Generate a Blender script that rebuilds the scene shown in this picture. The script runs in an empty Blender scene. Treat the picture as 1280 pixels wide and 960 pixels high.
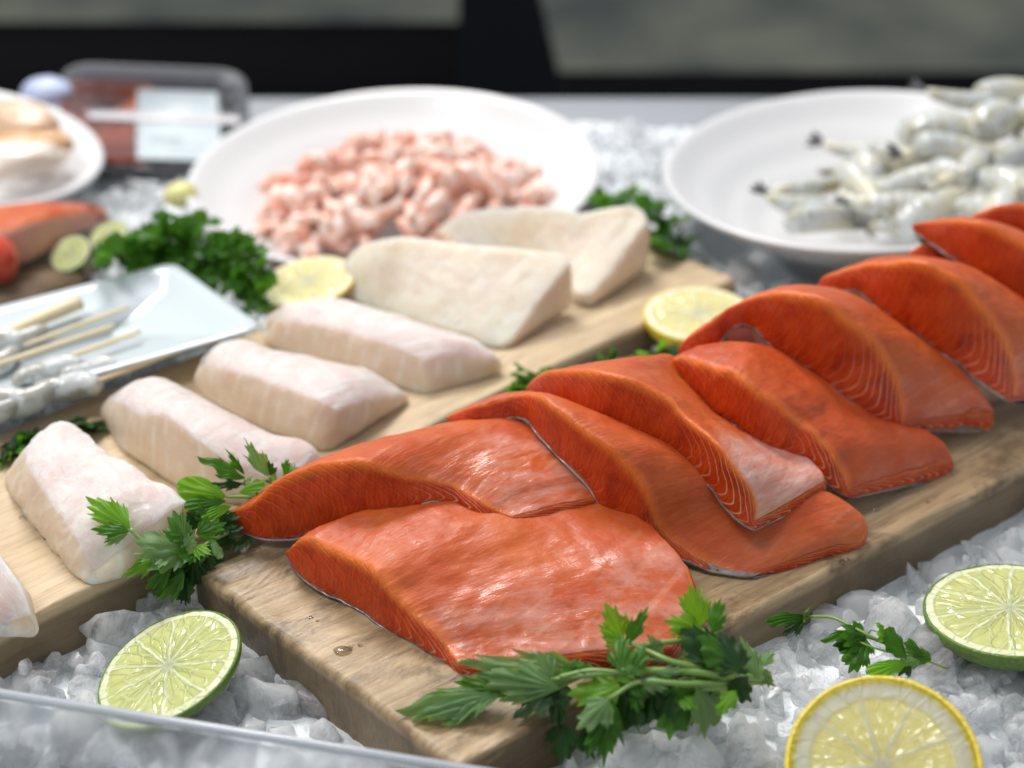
import bpy, bmesh, math, random
import numpy as np
from mathutils import Vector, Matrix, noise, Quaternion
S = 0.01                      # everything below is written in centimetres
sc = bpy.context.scene
C = sc.collection
R = math.radians
random.seed(7)
CAMH, PITCH, FP = 32.0, 30.5, 1860.0      # camera height over the board tops, pitch, focal length in photo pixels
_th = R(PITCH)
FW = Vector((0, math.cos(_th), -math.sin(_th))); UP = Vector((0, math.sin(_th), math.cos(_th))); RT = Vector((1, 0, 0))
CAM = Vector((0, 0, CAMH))
def ray(px, py): return FW + RT * ((px - 640) / FP) + UP * ((480 - py) / FP)
def P(px, py, z=0.0):
    d = ray(px, py); return CAM + d * ((z - CAMH) / d.z)
def PY(px, py, y):
    d = ray(px, py); return CAM + d * (y / d.y)
def PD(px, py, depth): return CAM + ray(px, py) * depth

# ------------------------------------------------------------------ objects
def thing(name, label, cat, loc=(0, 0, 0), group=None, rot=None):
    o = bpy.data.objects.new(name, None); C.objects.link(o)
    o.empty_display_size = 0.01
    o.location = Vector(loc) * S
    if rot is not None:
        o.rotation_mode = 'QUATERNION'; o.rotation_quaternion = rot
    o['label'] = label; o['category'] = cat
    if group: o['group'] = group
    return o
def tag(o, label=None, cat=None, group=None, kind=None):
    if label: o['label'] = label
    if cat: o['category'] = cat
    if group: o['group'] = group
    if kind: o['kind'] = kind
    return o
def mesh(name, vs, fs, mats, parent=None, midx=None, uvs=None, smooth=True, local=False):
    """vs in cm; world coordinates unless local; becomes a child of parent."""
    off = Vector((0, 0, 0))
    if parent is not None and not local: off = parent.location / S
    me = bpy.data.meshes.new(name)
    me.from_pydata([((v[0] - off[0]) * S, (v[1] - off[1]) * S, (v[2] - off[2]) * S) for v in vs], [], fs)
    if not isinstance(mats, (list, tuple)): mats = [mats]
    for m in mats: me.materials.append(m)
    if midx is not None: me.polygons.foreach_set('material_index', midx)
    if uvs:
        for nm, arr in uvs.items():
            l = me.uv_layers.new(name=nm)
            vi = np.zeros(len(me.loops), dtype=np.int32); me.loops.foreach_get('vertex_index', vi)
            a = np.array(arr, dtype=np.float32)[vi]
            l.data.foreach_set('uv', a.ravel())
    if smooth: me.polygons.foreach_set('use_smooth', [True] * len(me.polygons))
    me.update()
    o = bpy.data.objects.new(name, me); C.objects.link(o)
    if parent is not None: o.parent = parent
    return o
def copy_tree(src, loc, rot, scale=1.0):
    r = src.copy(); C.objects.link(r)
    r.location = Vector(loc) * S; r.rotation_mode = 'QUATERNION'; r.rotation_quaternion = rot
    r.scale = (scale,) * 3
    for ch in src.children:
        c = ch.copy(); C.objects.link(c); c.parent = r
        for g in ch.children:
            d = g.copy(); C.objects.link(d); d.parent = c
    return r
def bm_obj(name, bm, mats, parent=None, smooth=True, local=False, uvs=None, midx=None):
    vs = [tuple(v.co) for v in bm.verts]; bm.verts.index_update()
    fs = [[v.index for v in f.verts] for f in bm.faces]
    mi = [f.material_index for f in bm.faces]
    bm.free()
    return mesh(name, vs, fs, mats, parent, mi, uvs, smooth, local)

# ------------------------------------------------------------------ materials
class N:
    def __init__(s, name):
        s.m = bpy.data.materials.new(name); s.m.use_nodes = True
        s.t = s.m.node_tree; s.b = s.t.nodes['Principled BSDF']; s.out = s.t.nodes['Material Output']
    def n(s, typ, **kw):
        x = s.t.nodes.new(typ)
        for k, v in kw.items(): setattr(x, k, v)
        return x
    def l(s, a, b): s.t.links.new(a, b)
    def set(s, **kw):
        for k, v in kw.items():
            i = s.b.inputs[k.replace('_', ' ')]
            if hasattr(v, 'links') or isinstance(v, bpy.types.NodeSocket): s.l(v, i)
            else: i.default_value = v
    def coord(s, kind='Object', uv=None, scale=(1, 1, 1), rot=(0, 0, 0)):
        if uv:
            o = s.n('ShaderNodeUVMap', uv_map=uv).outputs['UV']
        else: o = s.n('ShaderNodeTexCoord').outputs[kind]
        mp = s.n('ShaderNodeMapping'); mp.inputs['Scale'].default_value = scale; mp.inputs['Rotation'].default_value = rot
        s.l(o, mp.inputs['Vector']); return mp.outputs[0]
    def noise(s, vec, scale, detail=4, rough=.55, dist=0, out='Fac'):
        x = s.n('ShaderNodeTexNoise'); s.l(vec, x.inputs['Vector'])
        x.inputs['Scale'].default_value = scale; x.inputs['Detail'].default_value = detail
        x.inputs['Roughness'].default_value = rough; x.inputs['Distortion'].default_value = dist
        return x.outputs[out]
    def vor(s, vec, scale, feature='F1', out='Distance', rnd=1):
        x = s.n('ShaderNodeTexVoronoi', feature=feature); s.l(vec, x.inputs['Vector'])
        x.inputs['Scale'].default_value = scale; x.inputs['Randomness'].default_value = rnd
        return x.outputs[out]
    def wave(s, vec, scale, dist=2, detail=2, dscale=1, dirn='X'):
        x = s.n('ShaderNodeTexWave', bands_direction=dirn); s.l(vec, x.inputs['Vector'])
        x.inputs['Scale'].default_value = scale; x.inputs['Distortion'].default_value = dist
        x.inputs['Detail'].default_value = detail; x.inputs['Detail Scale'].default_value = dscale
        return x.outputs['Fac']
    def ramp(s, fac, stops):
        x = s.n('ShaderNodeValToRGB'); s.l(fac, x.inputs[0])
        e = x.color_ramp.elements
        while len(e) < len(stops): e.new(0.5)
        for i, (p, c) in enumerate(stops):
            e[i].position = p; e[i].color = (c, c, c, 1) if isinstance(c, (int, float)) else (*c, 1)
        return x.outputs[0]
    def mix(s, fac, a, b, blend='MIX'):
        x = s.n('ShaderNodeMix', data_type='RGBA', blend_type=blend)
        for sock, v in ((x.inputs[0], fac), (x.inputs[6], a), (x.inputs[7], b)):
            if isinstance(v, bpy.types.NodeSocket): s.l(v, sock)
            elif isinstance(v, (int, float)): sock.default_value = v if sock == x.inputs[0] else (v, v, v, 1)
            else: sock.default_value = (*v, 1)
        return x.outputs[2]
    def math(s, op, a, b=0.0, c=0.0, clamp=False):
        x = s.n('ShaderNodeMath', operation=op, use_clamp=clamp)
        for i, v in enumerate((a, b, c)):
            if isinstance(v, bpy.types.NodeSocket): s.l(v, x.inputs[i])
            else: x.inputs[i].default_value = v
        return x.outputs[0]
    def sep(s, v):
        x = s.n('ShaderNodeSeparateXYZ'); s.l(v, x.inputs[0]); return x.outputs
    def comb(s, a, b, c=0.0):
        x = s.n('ShaderNodeCombineXYZ')
        for i, v in enumerate((a, b, c)):
            if isinstance(v, bpy.types.NodeSocket): s.l(v, x.inputs[i])
            else: x.inputs[i].default_value = v
        return x.outputs[0]
    def bump(s, h, dist, strength=1.0, prev=None):
        x = s.n('ShaderNodeBump'); s.l(h, x.inputs['Height'])
        x.inputs['Distance'].default_value = dist * S; x.inputs['Strength'].default_value = strength
        if prev is not None: s.l(prev, x.inputs['Normal'])
        return x.outputs[0]
    def smooth(s, v, a, b):
        x = s.n('ShaderNodeMapRange', interpolation_type='SMOOTHSTEP'); s.l(v, x.inputs[0])
        x.inputs[1].default_value = a; x.inputs[2].default_value = b
        return x.outputs[0]
    def sss(s, w, rad, scale):
        s.set(Subsurface_Weight=w, Subsurface_Radius=rad, Subsurface_Scale=scale * S)

def salmon_mats(seed=0.0, belly=0.62, bstr=1.0, deep=0.0):
    out = []
    # --- top: the flesh side, smooth and wet, pale membrane towards the belly end
    n = N('salmon_flesh_top')
    w = n.coord(uv='cm'); st = n.sep(n.coord(uv='st')); s_, t_ = st[0], st[1]
    big = n.noise(w, .35, 3); fine = n.noise(w, 3.0, 5, .65)
    wsep = n.sep(w)
    diag = n.comb(n.math('ADD', n.math('MULTIPLY', wsep[0], 1.0), n.math('MULTIPLY', wsep[1], .35)), n.math('MULTIPLY', wsep[1], .25), seed)
    lines = n.wave(diag, .55, 4.5, 3, 1.1)
    lines = n.smooth(lines, .80, 1.0)
    base = n.mix(n.ramp(big, [(.35, 0), (.68, 1)]), (.50 - .08 * deep, .074 - .026 * deep, .012 - .004 * deep), (.58, .125 - .04 * deep, .026 - .008 * deep))
    streak = n.noise(n.coord(uv='cm', scale=(3.2, .42, 1)), 1.4, 4, .6, .5)
    base = n.mix(n.math('MULTIPLY', n.smooth(streak, .52, .72), .18), base, (.68, .20, .08))
    base = n.mix(n.math('MULTIPLY', n.smooth(fine, .5, .75), .2), base, (.68, .20, .09))
    bm_ = n.smooth(n.math('ADD', s_, n.math('MULTIPLY', n.math('SUBTRACT', n.noise(w, .5, 4, .6), .5), .5)), belly, belly + .22)
    lf = n.math('MULTIPLY', n.math('MULTIPLY', lines, n.smooth(n.noise(w, .7, 3), .4, .62)), n.math('MULTIPLY_ADD', bm_, .22, .03))
    base = n.mix(lf, base, (.72, .38, .25))
    memb = n.math('MULTIPLY', bm_, n.math('MULTIPLY_ADD', n.smooth(n.noise(n.coord(uv='cm', scale=(1.6, .5, 1)), 1.0, 5, .65), .38, .66), .42 * min(1, bstr), max(0, bstr - 1) * 1.3, True))
    base = n.mix(memb, base, (.80, .50, .43))
    edge = n.math('SUBTRACT', 1.0, n.smooth(t_, .0, .07))
    base = n.mix(n.math('MULTIPLY', edge, .6), base, (.80, .20, .04))
    n.set(Base_Color=base, Roughness=n.math('MULTIPLY_ADD', fine, .25, n.math('MULTIPLY_ADD', bm_, -.16, .34)), IOR=1.42, Coat_Weight=n.math('MULTIPLY_ADD', bm_, .45, n.math('MULTIPLY', n.smooth(n.noise(w, .9, 3), .5, .7), .22)), Coat_Roughness=.16, Specular_IOR_Level=.5)
    n.sss(.38, (1.0, .25, .08), .3)
    h = n.math('ADD', n.math('MULTIPLY_ADD', streak, .28, n.math('MULTIPLY', fine, .3)), n.math('MULTIPLY', n.math('MULTIPLY', lines, bm_), -.05))
    b1 = n.bump(h, .10, .7)
    b2 = n.bump(n.noise(n.coord(uv='cm', scale=(1.7, .35, 1)), 1.2, 4, .6), .08, .75, b1)
    n.set(Normal=b2, Coat_Normal=b2)
    out.append(n.m)
    # --- cut face: deeper orange, fibres across, curved fat lines near the belly
    n = N('salmon_cut_face')
    w = n.coord(uv='cm'); st = n.sep(n.coord(uv='st')); s_, t_ = st[0], st[1]
    fib = n.noise(n.coord(uv='cm', scale=(7, .6, 1)), 1.3, 4, .6)
    ws = n.sep(w)
    arc = n.comb(n.math('ADD', ws[0], n.math('MULTIPLY', n.math('POWER', n.math('ABSOLUTE', n.math('SUBTRACT', t_, .35)), 1.6), 3.2)), n.math('MULTIPLY', ws[1], .15), seed)
    fat = n.smooth(n.wave(arc, .62, 1.6, 3, 1.2), .82, 1.0)
    fm = n.math('MULTIPLY_ADD', n.math('MULTIPLY', n.smooth(s_, .6, .9), n.smooth(n.noise(w, .6, 2), .3, .55)), .75, .025)
    base = n.mix(n.ramp(fib, [(.3, 0), (.7, 1)]), (.46, .034, .003), (.64, .080, .008))
    base = n.mix(n.smooth(n.noise(w, .6, 4), .5, .72), base, (.34, .018, .005))
    base = n.mix(n.math('MULTIPLY', fat, fm), base, (.86, .42, .27))
    top = n.math('SUBTRACT', 1.0, n.smooth(n.math('ABSOLUTE', n.math('SUBTRACT', t_, 1.0)), .0, .22))
    base = n.mix(n.math('MULTIPLY', top, .65), base, (.90, .27, .04))
    low = n.math('SUBTRACT', 1.0, n.smooth(t_, .0, .12))
    base = n.mix(n.math('MULTIPLY', low, n.smooth(n.noise(w, 2.5, 3), .42, .6)), base, (.60, .33, .27))
    n.set(Base_Color=base, Roughness=.34, IOR=1.40, Specular_IOR_Level=.4, Coat_Weight=.12, Coat_Roughness=.2)
    n.sss(.5, (1.0, .22, .06), .5)
    n.set(Normal=n.bump(n.noise(w, 7, 4, .7), .05, .7, n.bump(n.math('ADD', fib, n.math('MULTIPLY', fat, -.4)), .07, .7)))
    out.append(n.m)
    n = N('salmon_underside')
    w = n.coord(uv='cm')
    n.set(Base_Color=n.mix(n.noise(w, 1.2, 4), (.50, .17, .14), (.66, .33, .28)), Roughness=.3)
    n.sss(.3, (1, .3, .2), .3)
    out.append(n.m)
    return out
def skin_mat():
    n = N('silver_skin')
    w = n.coord()
    n.set(Base_Color=n.mix(n.ramp(n.noise(w, 90, 4, .65), [(.35, 0), (.65, 1)]), (.08, .07, .075), (.48, .42, .42)), Metallic=.35, Roughness=.28)
    return n.m
def cod_mats(cream=0.0):
    out = []
    for cut in (0, 1):
        n = N('cod_cut_face' if cut else 'cod_flesh')
        w = n.coord(uv='cm')
        f = n.noise(w, .55, 4, .6); g = n.noise(w, 2.2, 6, .7)
        if cut:
            base = n.mix(n.ramp(f, [(.3, 0), (.7, 1)]), (.74, .58, .43), (.80, .69, .57))
            base = n.mix(n.math('MULTIPLY', n.smooth(g, .52, .72), .4), base, (.80, .74, .68))
        else:
            base = n.mix(n.ramp(f, [(.35, 0), (.65, 1)]), (.84, .73 + .02 * cream, .69 - .06 * cream), (.88, .82 + .0 * cream, .79 - .12 * cream))
            base = n.mix(n.math('MULTIPLY', n.smooth(n.noise(n.coord(uv='cm', scale=(1, .6, 1)), .6, 4, .65), .42, .66), .6 - .4 * cream), base, (.84, .60, .57))
            base = n.mix(n.math('MULTIPLY', n.smooth(n.noise(n.coord(uv='cm', scale=(1, 3, 1)), .7, 4, .6), .52, .7), .4), base, (.93, .91, .88))
        n.set(Base_Color=base, Roughness=.32 if cut else .24, IOR=1.42, Specular_IOR_Level=.6, Coat_Weight=.3 if cut else .8, Coat_Roughness=.07)
        n.sss(1.0, (1.0, .70, .58), 1.0)
        fl = n.noise(n.coord(uv='cm', scale=(1, 1.3, 1)), 1.9, 7, .72, .5)
        flake = n.smooth(n.wave(n.coord(uv='cm', scale=(1, .45, 1), rot=(0, 0, .5)), .42, 3.5, 3, 1.0), .72, .98)
        fmask = n.math('MULTIPLY', flake, n.smooth(n.noise(w, .7, 3), .4, .62))
        base = n.mix(n.math('MULTIPLY', fmask, .35), base, (.93, .90, .86))
        n.set(Base_Color=base)
        fl = n.math('ADD', fl, n.math('MULTIPLY', fmask, -.22))
        b = n.bump(n.noise(w, 5, 3, .6), .02, .7, n.bump(fl, .15 if not cut else .05, .85))
        n.set(Normal=b, Coat_Normal=n.bump(n.noise(w, 3.2, 5, .65, .6), .26 if not cut else .06, .9, b))
        out.append(n.m)
    out.append(out[1])
    return out

def wood_mat(name, light, dark, wet=.0, worn=0.0, seed=0.0):
    n = N(name)
    w = n.coord(scale=(1, 1, 1)); 
    mp = n.coord(scale=(6, 130, 60)); 
    g = n.noise(mp, 1.0, 6, .6, .6)
    g2 = n.noise(n.coord(scale=(22, 480, 200)), 1.0, 3, .6)
    blot = n.noise(w, 22, 5, .62, .4); spk = n.noise(n.coord(scale=(60, 420, 300)), 1.0, 5, .7)
    stain = n.noise(n.coord(scale=(1, 2.2, 1)), 16, 7, .72, .9)
    base = n.mix(n.ramp(g, [(.32, 0), (.66, 1)]), dark, light)
    base = n.mix(n.math('MULTIPLY', n.smooth(g2, .52, .66), .32), base, tuple(c * .5 for c in dark))
    base = n.mix(n.math('MULTIPLY', n.smooth(spk, .54, .66), .35), base, tuple(c * .4 for c in dark))
    base = n.mix(n.math('MULTIPLY', n.smooth(blot, .5, .7), .45), base, tuple(c * .6 for c in dark))
    if worn:
        base = n.mix(n.math('MULTIPLY', n.smooth(stain, .46, .66), worn), base, tuple(c * .38 for c in dark))
        pale = n.noise(n.coord(scale=(8, 30, 1)), 1.5, 5, .7)
        base = n.mix(n.math('MULTIPLY', n.smooth(pale, .55, .75), .35), base, tuple(min(1, c * 1.35) for c in light))
    # side grain, darker brown tone on the flanks (board is thick: local z below the top)
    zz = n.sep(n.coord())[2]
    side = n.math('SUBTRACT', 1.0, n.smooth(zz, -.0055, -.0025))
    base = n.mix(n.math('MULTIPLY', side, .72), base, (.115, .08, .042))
    n.set(Base_Color=base, Roughness=n.math('MULTIPLY_ADD', blot, -.25, .62 - .22 * wet), Specular_IOR_Level=.35)
    n.set(Normal=n.bump(n.math('ADD', g, n.math('MULTIPLY_ADD', spk, .5, n.math('MULTIPLY', g2, .6))), .07, .9))
    return n.m

def ice_mat():
    n = N('ice')
    w = n.coord()
    nn = n.noise(w, 70, 4, .6)
    n.set(Base_Color=(.96, .98, 1.0, 1), Roughness=n.math('MULTIPLY_ADD', nn, .25, .0), IOR=1.31, Transmission_Weight=1.0, Specular_IOR_Level=.7)
    nb = n.bump(n.noise(w, 260, 4, .6), .04, .6, n.bump(n.noise(w, 90, 4, .6), .09, .6))
    n.set(Normal=nb)
    fr_ = n.n('ShaderNodeBsdfPrincipled')                  # frosted, cracked patches that scatter the light
    fr_.inputs['Base Color'].default_value = (.97, .99, 1.0, 1); fr_.inputs['Roughness'].default_value = .22
    fr_.inputs['Subsurface Weight'].default_value = 1.0; fr_.inputs['Subsurface Radius'].default_value = (.8, .95, 1.0); fr_.inputs['Subsurface Scale'].default_value = .9 * S
    n.l(nb, fr_.inputs['Normal'])
    tl = n.n('ShaderNodeBsdfTranslucent'); tl.inputs[0].default_value = (.98, .99, 1, 1)
    m1 = n.n('ShaderNodeMixShader'); m1.inputs[0].default_value = .55
    n.l(fr_.outputs[0], m1.inputs[1]); n.l(tl.outputs[0], m1.inputs[2])
    mx = n.n('ShaderNodeMixShader')
    n.l(n.math('MULTIPLY_ADD', n.smooth(n.noise(w, 60, 5, .65, .4), .38, .58), .58, .22), mx.inputs[0])
    n.l(n.b.outputs[0], mx.inputs[1]); n.l(m1.outputs[0], mx.inputs[2]); n.l(mx.outputs[0], n.out.inputs[0])
    return n.m
def ice_bed_mat():
    n = N('packed_ice')
    w = n.coord()
    n.set(Base_Color=n.mix(n.noise(w, 40, 4), (.80, .86, .90), (.95, .97, .98)), Roughness=.3, Specular_IOR_Level=.6)
    n.set(Normal=n.bump(n.noise(w, 110, 5, .7), .4, .9))
    return n.m
def plain(name, col, rough=.4, metal=0, bump=0, bscale=50, var=.12, **kw):
    n = N(name); w = n.coord()
    n.set(Base_Color=n.mix(n.noise(w, bscale * .4, 4), tuple(c * (1 - var) for c in col), tuple(min(1, c * (1 + var)) for c in col)), Roughness=rough, Metallic=metal)
    if bump: n.set(Normal=n.bump(n.noise(w, bscale, 5, .6), bump, .8))
    n.set(**kw)
    return n.m
def leaf_mat(name, a, b, rough=.42):
    n = N(name)
    uv = n.sep(n.coord(uv='leaf'))                       # x = angle in the blade, y = distance from the stalk
    vein = n.math('PINGPONG', n.math('MULTIPLY', uv[0], 9.0), .5)
    vein = n.math('SUBTRACT', 1.0, n.smooth(vein, .0, .09))
    w = n.coord()
    base = n.mix(n.noise(w, 160, 3), a, b)
    base = n.mix(n.math('MULTIPLY', vein, .16), base, tuple(min(1, c * 1.9 + .02) for c in b))
    n.set(Base_Color=base, Roughness=rough, Specular_IOR_Level=.45)
    n.set(Normal=n.bump(n.math('ADD', n.noise(w, 420, 3), n.math('MULTIPLY', vein, -.5)), .03, .8))
    tr = n.n('ShaderNodeBsdfTranslucent'); tr.inputs[0].default_value = (a[0] * 3.0, a[1] * 2.6, a[2] * .9, 1)
    mx = n.n('ShaderNodeMixShader'); mx.inputs[0].default_value = .38
    n.l(n.b.outputs[0], mx.inputs[1]); n.l(tr.outputs[0], mx.inputs[2]); n.l(mx.outputs[0], n.out.inputs[0])
    return n.m
def citrus_mat(name, pulp_a, pulp_b, memb, rind, segs=10, ro=.86, rr=.94, off=0.0, rad=2.6, transl=.0, vs=1.0):
    """cut face of a fruit in the object's own xy plane; rad = radius in cm"""
    n = N(name)
    s = n.sep(n.coord(scale=(100 / rad,) * 3))
    x, y = s[0], s[1]
    r = n.math('SQRT', n.math('ADD', n.math('MULTIPLY', x, x), n.math('MULTIPLY', y, y)))
    a = n.math('DIVIDE', n.math('ARCTAN2', y, x), 2 * math.pi)
    v2 = n.comb(x, y, 0.0)
    wob = n.math('MULTIPLY', n.math('SUBTRACT', n.noise(v2, 1.8, 2), .5), .055)
    sg = n.math('PINGPONG', n.math('MULTIPLY', n.math('ADD', n.math('ADD', a, wob), off), float(segs)), .5)   # 0 at a membrane
    dist = n.math('MULTIPLY', n.math('MULTIPLY', sg, r), 6.283 / segs)             # arc distance to the membrane
    m1 = n.math('SUBTRACT', 1.0, n.smooth(dist, .008, .034))
    core = n.math('SUBTRACT', 1.0, n.smooth(n.math('ADD', r, n.math('MULTIPLY', n.noise(v2, 9, 2), .06)), .07, .15))
    rim = n.smooth(n.math('ADD', r, n.math('MULTIPLY', n.math('SUBTRACT', n.noise(v2, 4, 2), .5), .04)), ro - .02, ro + .015)
    # vesicles: cells stretched along the radius
    pol = n.comb(n.math('MULTIPLY', a, 34.0), n.math('MULTIPLY', r, 3.4), 0.0)
    cell = n.vor(pol, 1.0, 'DISTANCE_TO_EDGE')
    ves = n.smooth(cell, .0, .16)
    pc = n.mix(n.noise(pol, .8, 3), pulp_a, pulp_b)
    pc = n.mix(n.math('MULTIPLY', n.math('SUBTRACT', 1.0, ves), .28 * vs), pc, memb)
    col = n.mix(m1, pc, memb); col = n.mix(core, col, memb); col = n.mix(rim, col, memb)
    col = n.mix(n.smooth(r, rr, rr + .03), col, rind)
    n.set(Base_Color=col, Roughness=n.math('MULTIPLY_ADD', n.math('MAXIMUM', m1, rim), .35, .14), Specular_IOR_Level=.6)
    n.sss(.5, (.8, .9, .3), .35)
    solid = n.math('MAXIMUM', n.math('MAXIMUM', m1, rim), core)
    h = n.math('ADD', n.math('MULTIPLY', n.math('MULTIPLY', ves, n.vor(pol, 1.0, 'F1', 'Distance')), -1.0), n.math('MULTIPLY', solid, .6))
    n.set(Normal=n.bump(h, .12 * vs, .8))
    if transl: n.sss(1.0, (1, .9, .5), 1.4)
    if transl:
        tr = n.n('ShaderNodeBsdfTranslucent'); n.l(col, tr.inputs[0])
        mx = n.n('ShaderNodeMixShader'); mx.inputs[0].default_value = transl
        n.l(n.b.outputs[0], mx.inputs[1]); n.l(tr.outputs[0], mx.inputs[2]); n.l(mx.outputs[0], n.out.inputs[0])
    return n.m
def peel_mat(name, a, b):
    n = N(name); w = n.coord()
    n.set(Base_Color=n.mix(n.noise(w, 30, 3), a, b), Roughness=.36, Specular_IOR_Level=.5)
    n.set(Normal=n.bump(n.vor(w, 520), -.05, .8))
    n.sss(.2, (.6, .6, .2), .2)
    return n.m

# ------------------------------------------------------------------ lofts
def catmull(pts, n):
    pts = [Vector(p) for p in pts]
    if len(pts) == 2:
        return [pts[0].lerp(pts[1], i / (n - 1)) for i in range(n)]
    dense = []
    for i in range(len(pts) - 1):
        p1, p2 = pts[i], pts[i + 1]
        p0 = pts[i - 1] if i else p1 * 2 - p2
        p3 = pts[i + 2] if i + 2 < len(pts) else p2 * 2 - p1
        for k in range(16):
            t = k / 16
            dense.append(.5 * ((2 * p1) + (p2 - p0) * t + (2 * p0 - 5 * p1 + 4 * p2 - p3) * t * t + (3 * p1 - p0 - 3 * p2 + p3) * t ** 3))
    dense.append(pts[-1])
    L = [0]
    for a, b in zip(dense, dense[1:]): L.append(L[-1] + (b - a).length)
    out = []; j = 0
    for i in range(n):
        d = L[-1] * i / (n - 1)
        while j < len(L) - 2 and L[j + 1] < d: j += 1
        t = (d - L[j]) / max(1e-9, L[j + 1] - L[j]); out.append(dense[j].lerp(dense[j + 1], min(1, t)))
    return out
def fillet(name, label, cat, group, T, B, F, mats, skinm=None, lean=.3, thick=(1.0, 1.0), bulge=.3, cutb=.08, capb=.15, n=110, m=26, k=14,
           tuck=(), amp=.05, seed=0, partname='flesh', smooth_it=3, gback=0.0, fz=None):
    """T (px,py[,lean]) upper edge of the cut face, B (px,py,z) its lower edge, F (px,py,z) far edge of the top surface"""
    Bw = catmull([P(*b) for b in B], n)
    bx = []
    for b in Bw:
        d = b - CAM; bx.append((640 + FP * d.x / d.dot(FW), b.y))
    bx.sort()
    xs = [q[0] for q in bx]; ys = [q[1] for q in bx]
    # smooth the depth profile a little
    Tw = []
    for t in T:
        y = float(np.interp(t[0], xs, ys)) + (t[2] if len(t) > 2 else lean)
        Tw.append(PY(t[0], t[1], y))
    Tw = catmull(Tw, n)
    Fw = catmull([P(*f) for f in F], n)
    Gw = []
    for i, f in enumerate(Fw):
        th = thick[0] + (thick[1] - thick[0]) * i / (n - 1)
        g = f.copy(); g.z = f.z - th; g.y += gback; Gw.append(g)
    vs, cm, st = [], [], []
    ring = 2 * m + 2 * k
    sl = 0.0
    for i in range(n):
        s = i / (n - 1)
        if i: sl += (Tw[i] - Tw[i - 1]).length
        t, b, f, g = Tw[i], Bw[i], Fw[i], Gw[i]
        env = math.sin(math.pi * min(1, max(0, s * 1.0))) ** .4 if 0 < s < 1 else 0
        wd = (f - t).length; hh = (t - b).length
        out = (b - g); out.z = 0
        if out.length > 1e-6: out.normalize()
        td = 0.0
        for (a0, a1, dd) in tuck:
            if a0 < s < a1: td = max(td, dd * math.sin(math.pi * (s - a0) / (a1 - a0)))
        for j in range(m):
            q = j / m; p = t.lerp(f, q) + Vector((0, 0, 1)) * (bulge * min(1, wd / 3) * (.35 + .65 * env) * math.sin(math.pi * q) ** .75)
            vs.append(p); cm.append((sl, q * wd)); st.append((s, q))
        for j in range(k):
            q = j / k; p = f.lerp(g, q) - out * (.2 * math.sin(math.pi * q))
            vs.append(p); cm.append((sl, wd + q * 1.5)); st.append((s, 1 - q))
        for j in range(m):
            q = j / m; p = g.lerp(b, q)
            if td: p = p - Vector((0, 0, td)) * math.sin(math.pi * min(1, (1 - q) * 2.2 + .0)) if (1 - q) * 2.2 < 1 else p
            vs.append(p); cm.append((sl, q * wd)); st.append((s, q))
        for j in range(k):
            q = j / k; p = b.lerp(t, q) + out * (cutb * min(1, hh) * math.sin(math.pi * q))
            vs.append(p); cm.append((sl, q * hh)); st.append((s, q))
    fs, mi = [], []
    for i in range(n - 1):
        for j in range(ring):
            a = i * ring + j; b = i * ring + (j + 1) % ring
            fs.append((a, a + ring, b + ring, b))
            mi.append(0 if j < m else 1 if j < m + k else 2 if j < 2 * m + k else 1)
    for end in (0, n - 1):                                  # end caps: Coons patch between the four sides
        rg = [vs[end * ring + j] for j in range(ring)]
        base = end * ring
        ids = {}
        ax = (Bw[min(end + 1, n - 1)] - Bw[max(end - 1, 0)]).normalized() * (1 if end else -1)
        for a in range(m + 1):
            for c in range(k + 1):
                if c == 0: ids[a, c] = base + a
                elif a == m: ids[a, c] = base + m + c
                elif c == k: ids[a, c] = base + m + k + (m - a)
                elif a == 0: ids[a, c] = base + (2 * m + k + (k - c)) % ring
                else:
                    u, v = a / m, c / k
                    top = rg[a]; bot = rg[(m + k + (m - a)) % ring]
                    lf = rg[(2 * m + k + (k - c)) % ring]; rg_ = rg[m + c]
                    p = (1 - v) * top + v * bot + (1 - u) * lf + u * rg_ - ((1 - u) * (1 - v) * rg[0] + u * (1 - v) * rg[m] + (1 - u) * v * rg[(2 * m + k) % ring] + u * v * rg[m + k])
                    p = p + ax * (capb * math.sin(math.pi * u) ** .5 * math.sin(math.pi * v) ** .7)
                    ids[a, c] = len(vs); vs.append(p)
                    cm.append((cm[base][0] + u * (rg[0] - rg[m]).length, (1 - v) * 1.5)); st.append((st[base][0], 1 - v))
        for a in range(m):
            for c in range(k):
                q = [ids[a, c], ids[a + 1, c], ids[a + 1, c + 1], ids[a, c + 1]]
                q = [x % (n * ring) if (x >= n * ring and x < 0) else x for x in q]
                if end == 0: q = q[::-1]
                q2 = []
                for x in q:
                    if x not in q2: q2.append(x)
                if len(q2) > 2: fs.append(q2[::-1]); mi.append(1)
    V = np.array([tuple(v) for v in vs]); nb = [set() for _ in vs]
    e0, e1 = [], []
    seen = set()
    for f in fs:
        for a, b in zip(f, f[1:] + type(f)((f[0],))):
            e = (a, b) if a < b else (b, a)
            if e not in seen: seen.add(e); e0.append(e[0]); e1.append(e[1])
    e0 = np.array(e0); e1 = np.array(e1)
    deg = np.bincount(e0, minlength=len(V)) + np.bincount(e1, minlength=len(V))
    for _ in range(smooth_it):
        acc = np.zeros_like(V)
        for ax_ in range(3):
            acc[:, ax_] = np.bincount(e0, V[e1, ax_], len(V)) + np.bincount(e1, V[e0, ax_], len(V))
        V = V * .5 + .5 * acc / deg[:, None]
    off = Vector((seed * 13.1, seed * 7.7, 0))
    for i in range(len(V)):
        v = Vector(V[i]); q = v + off
        d = noise.noise_vector(q * .55) * (amp * 1.6) + noise.noise_vector(q * 1.6) * amp * .9 + noise.noise_vector(q * 5.0) * amp * .35
        V[i] += np.array(d)
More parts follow.
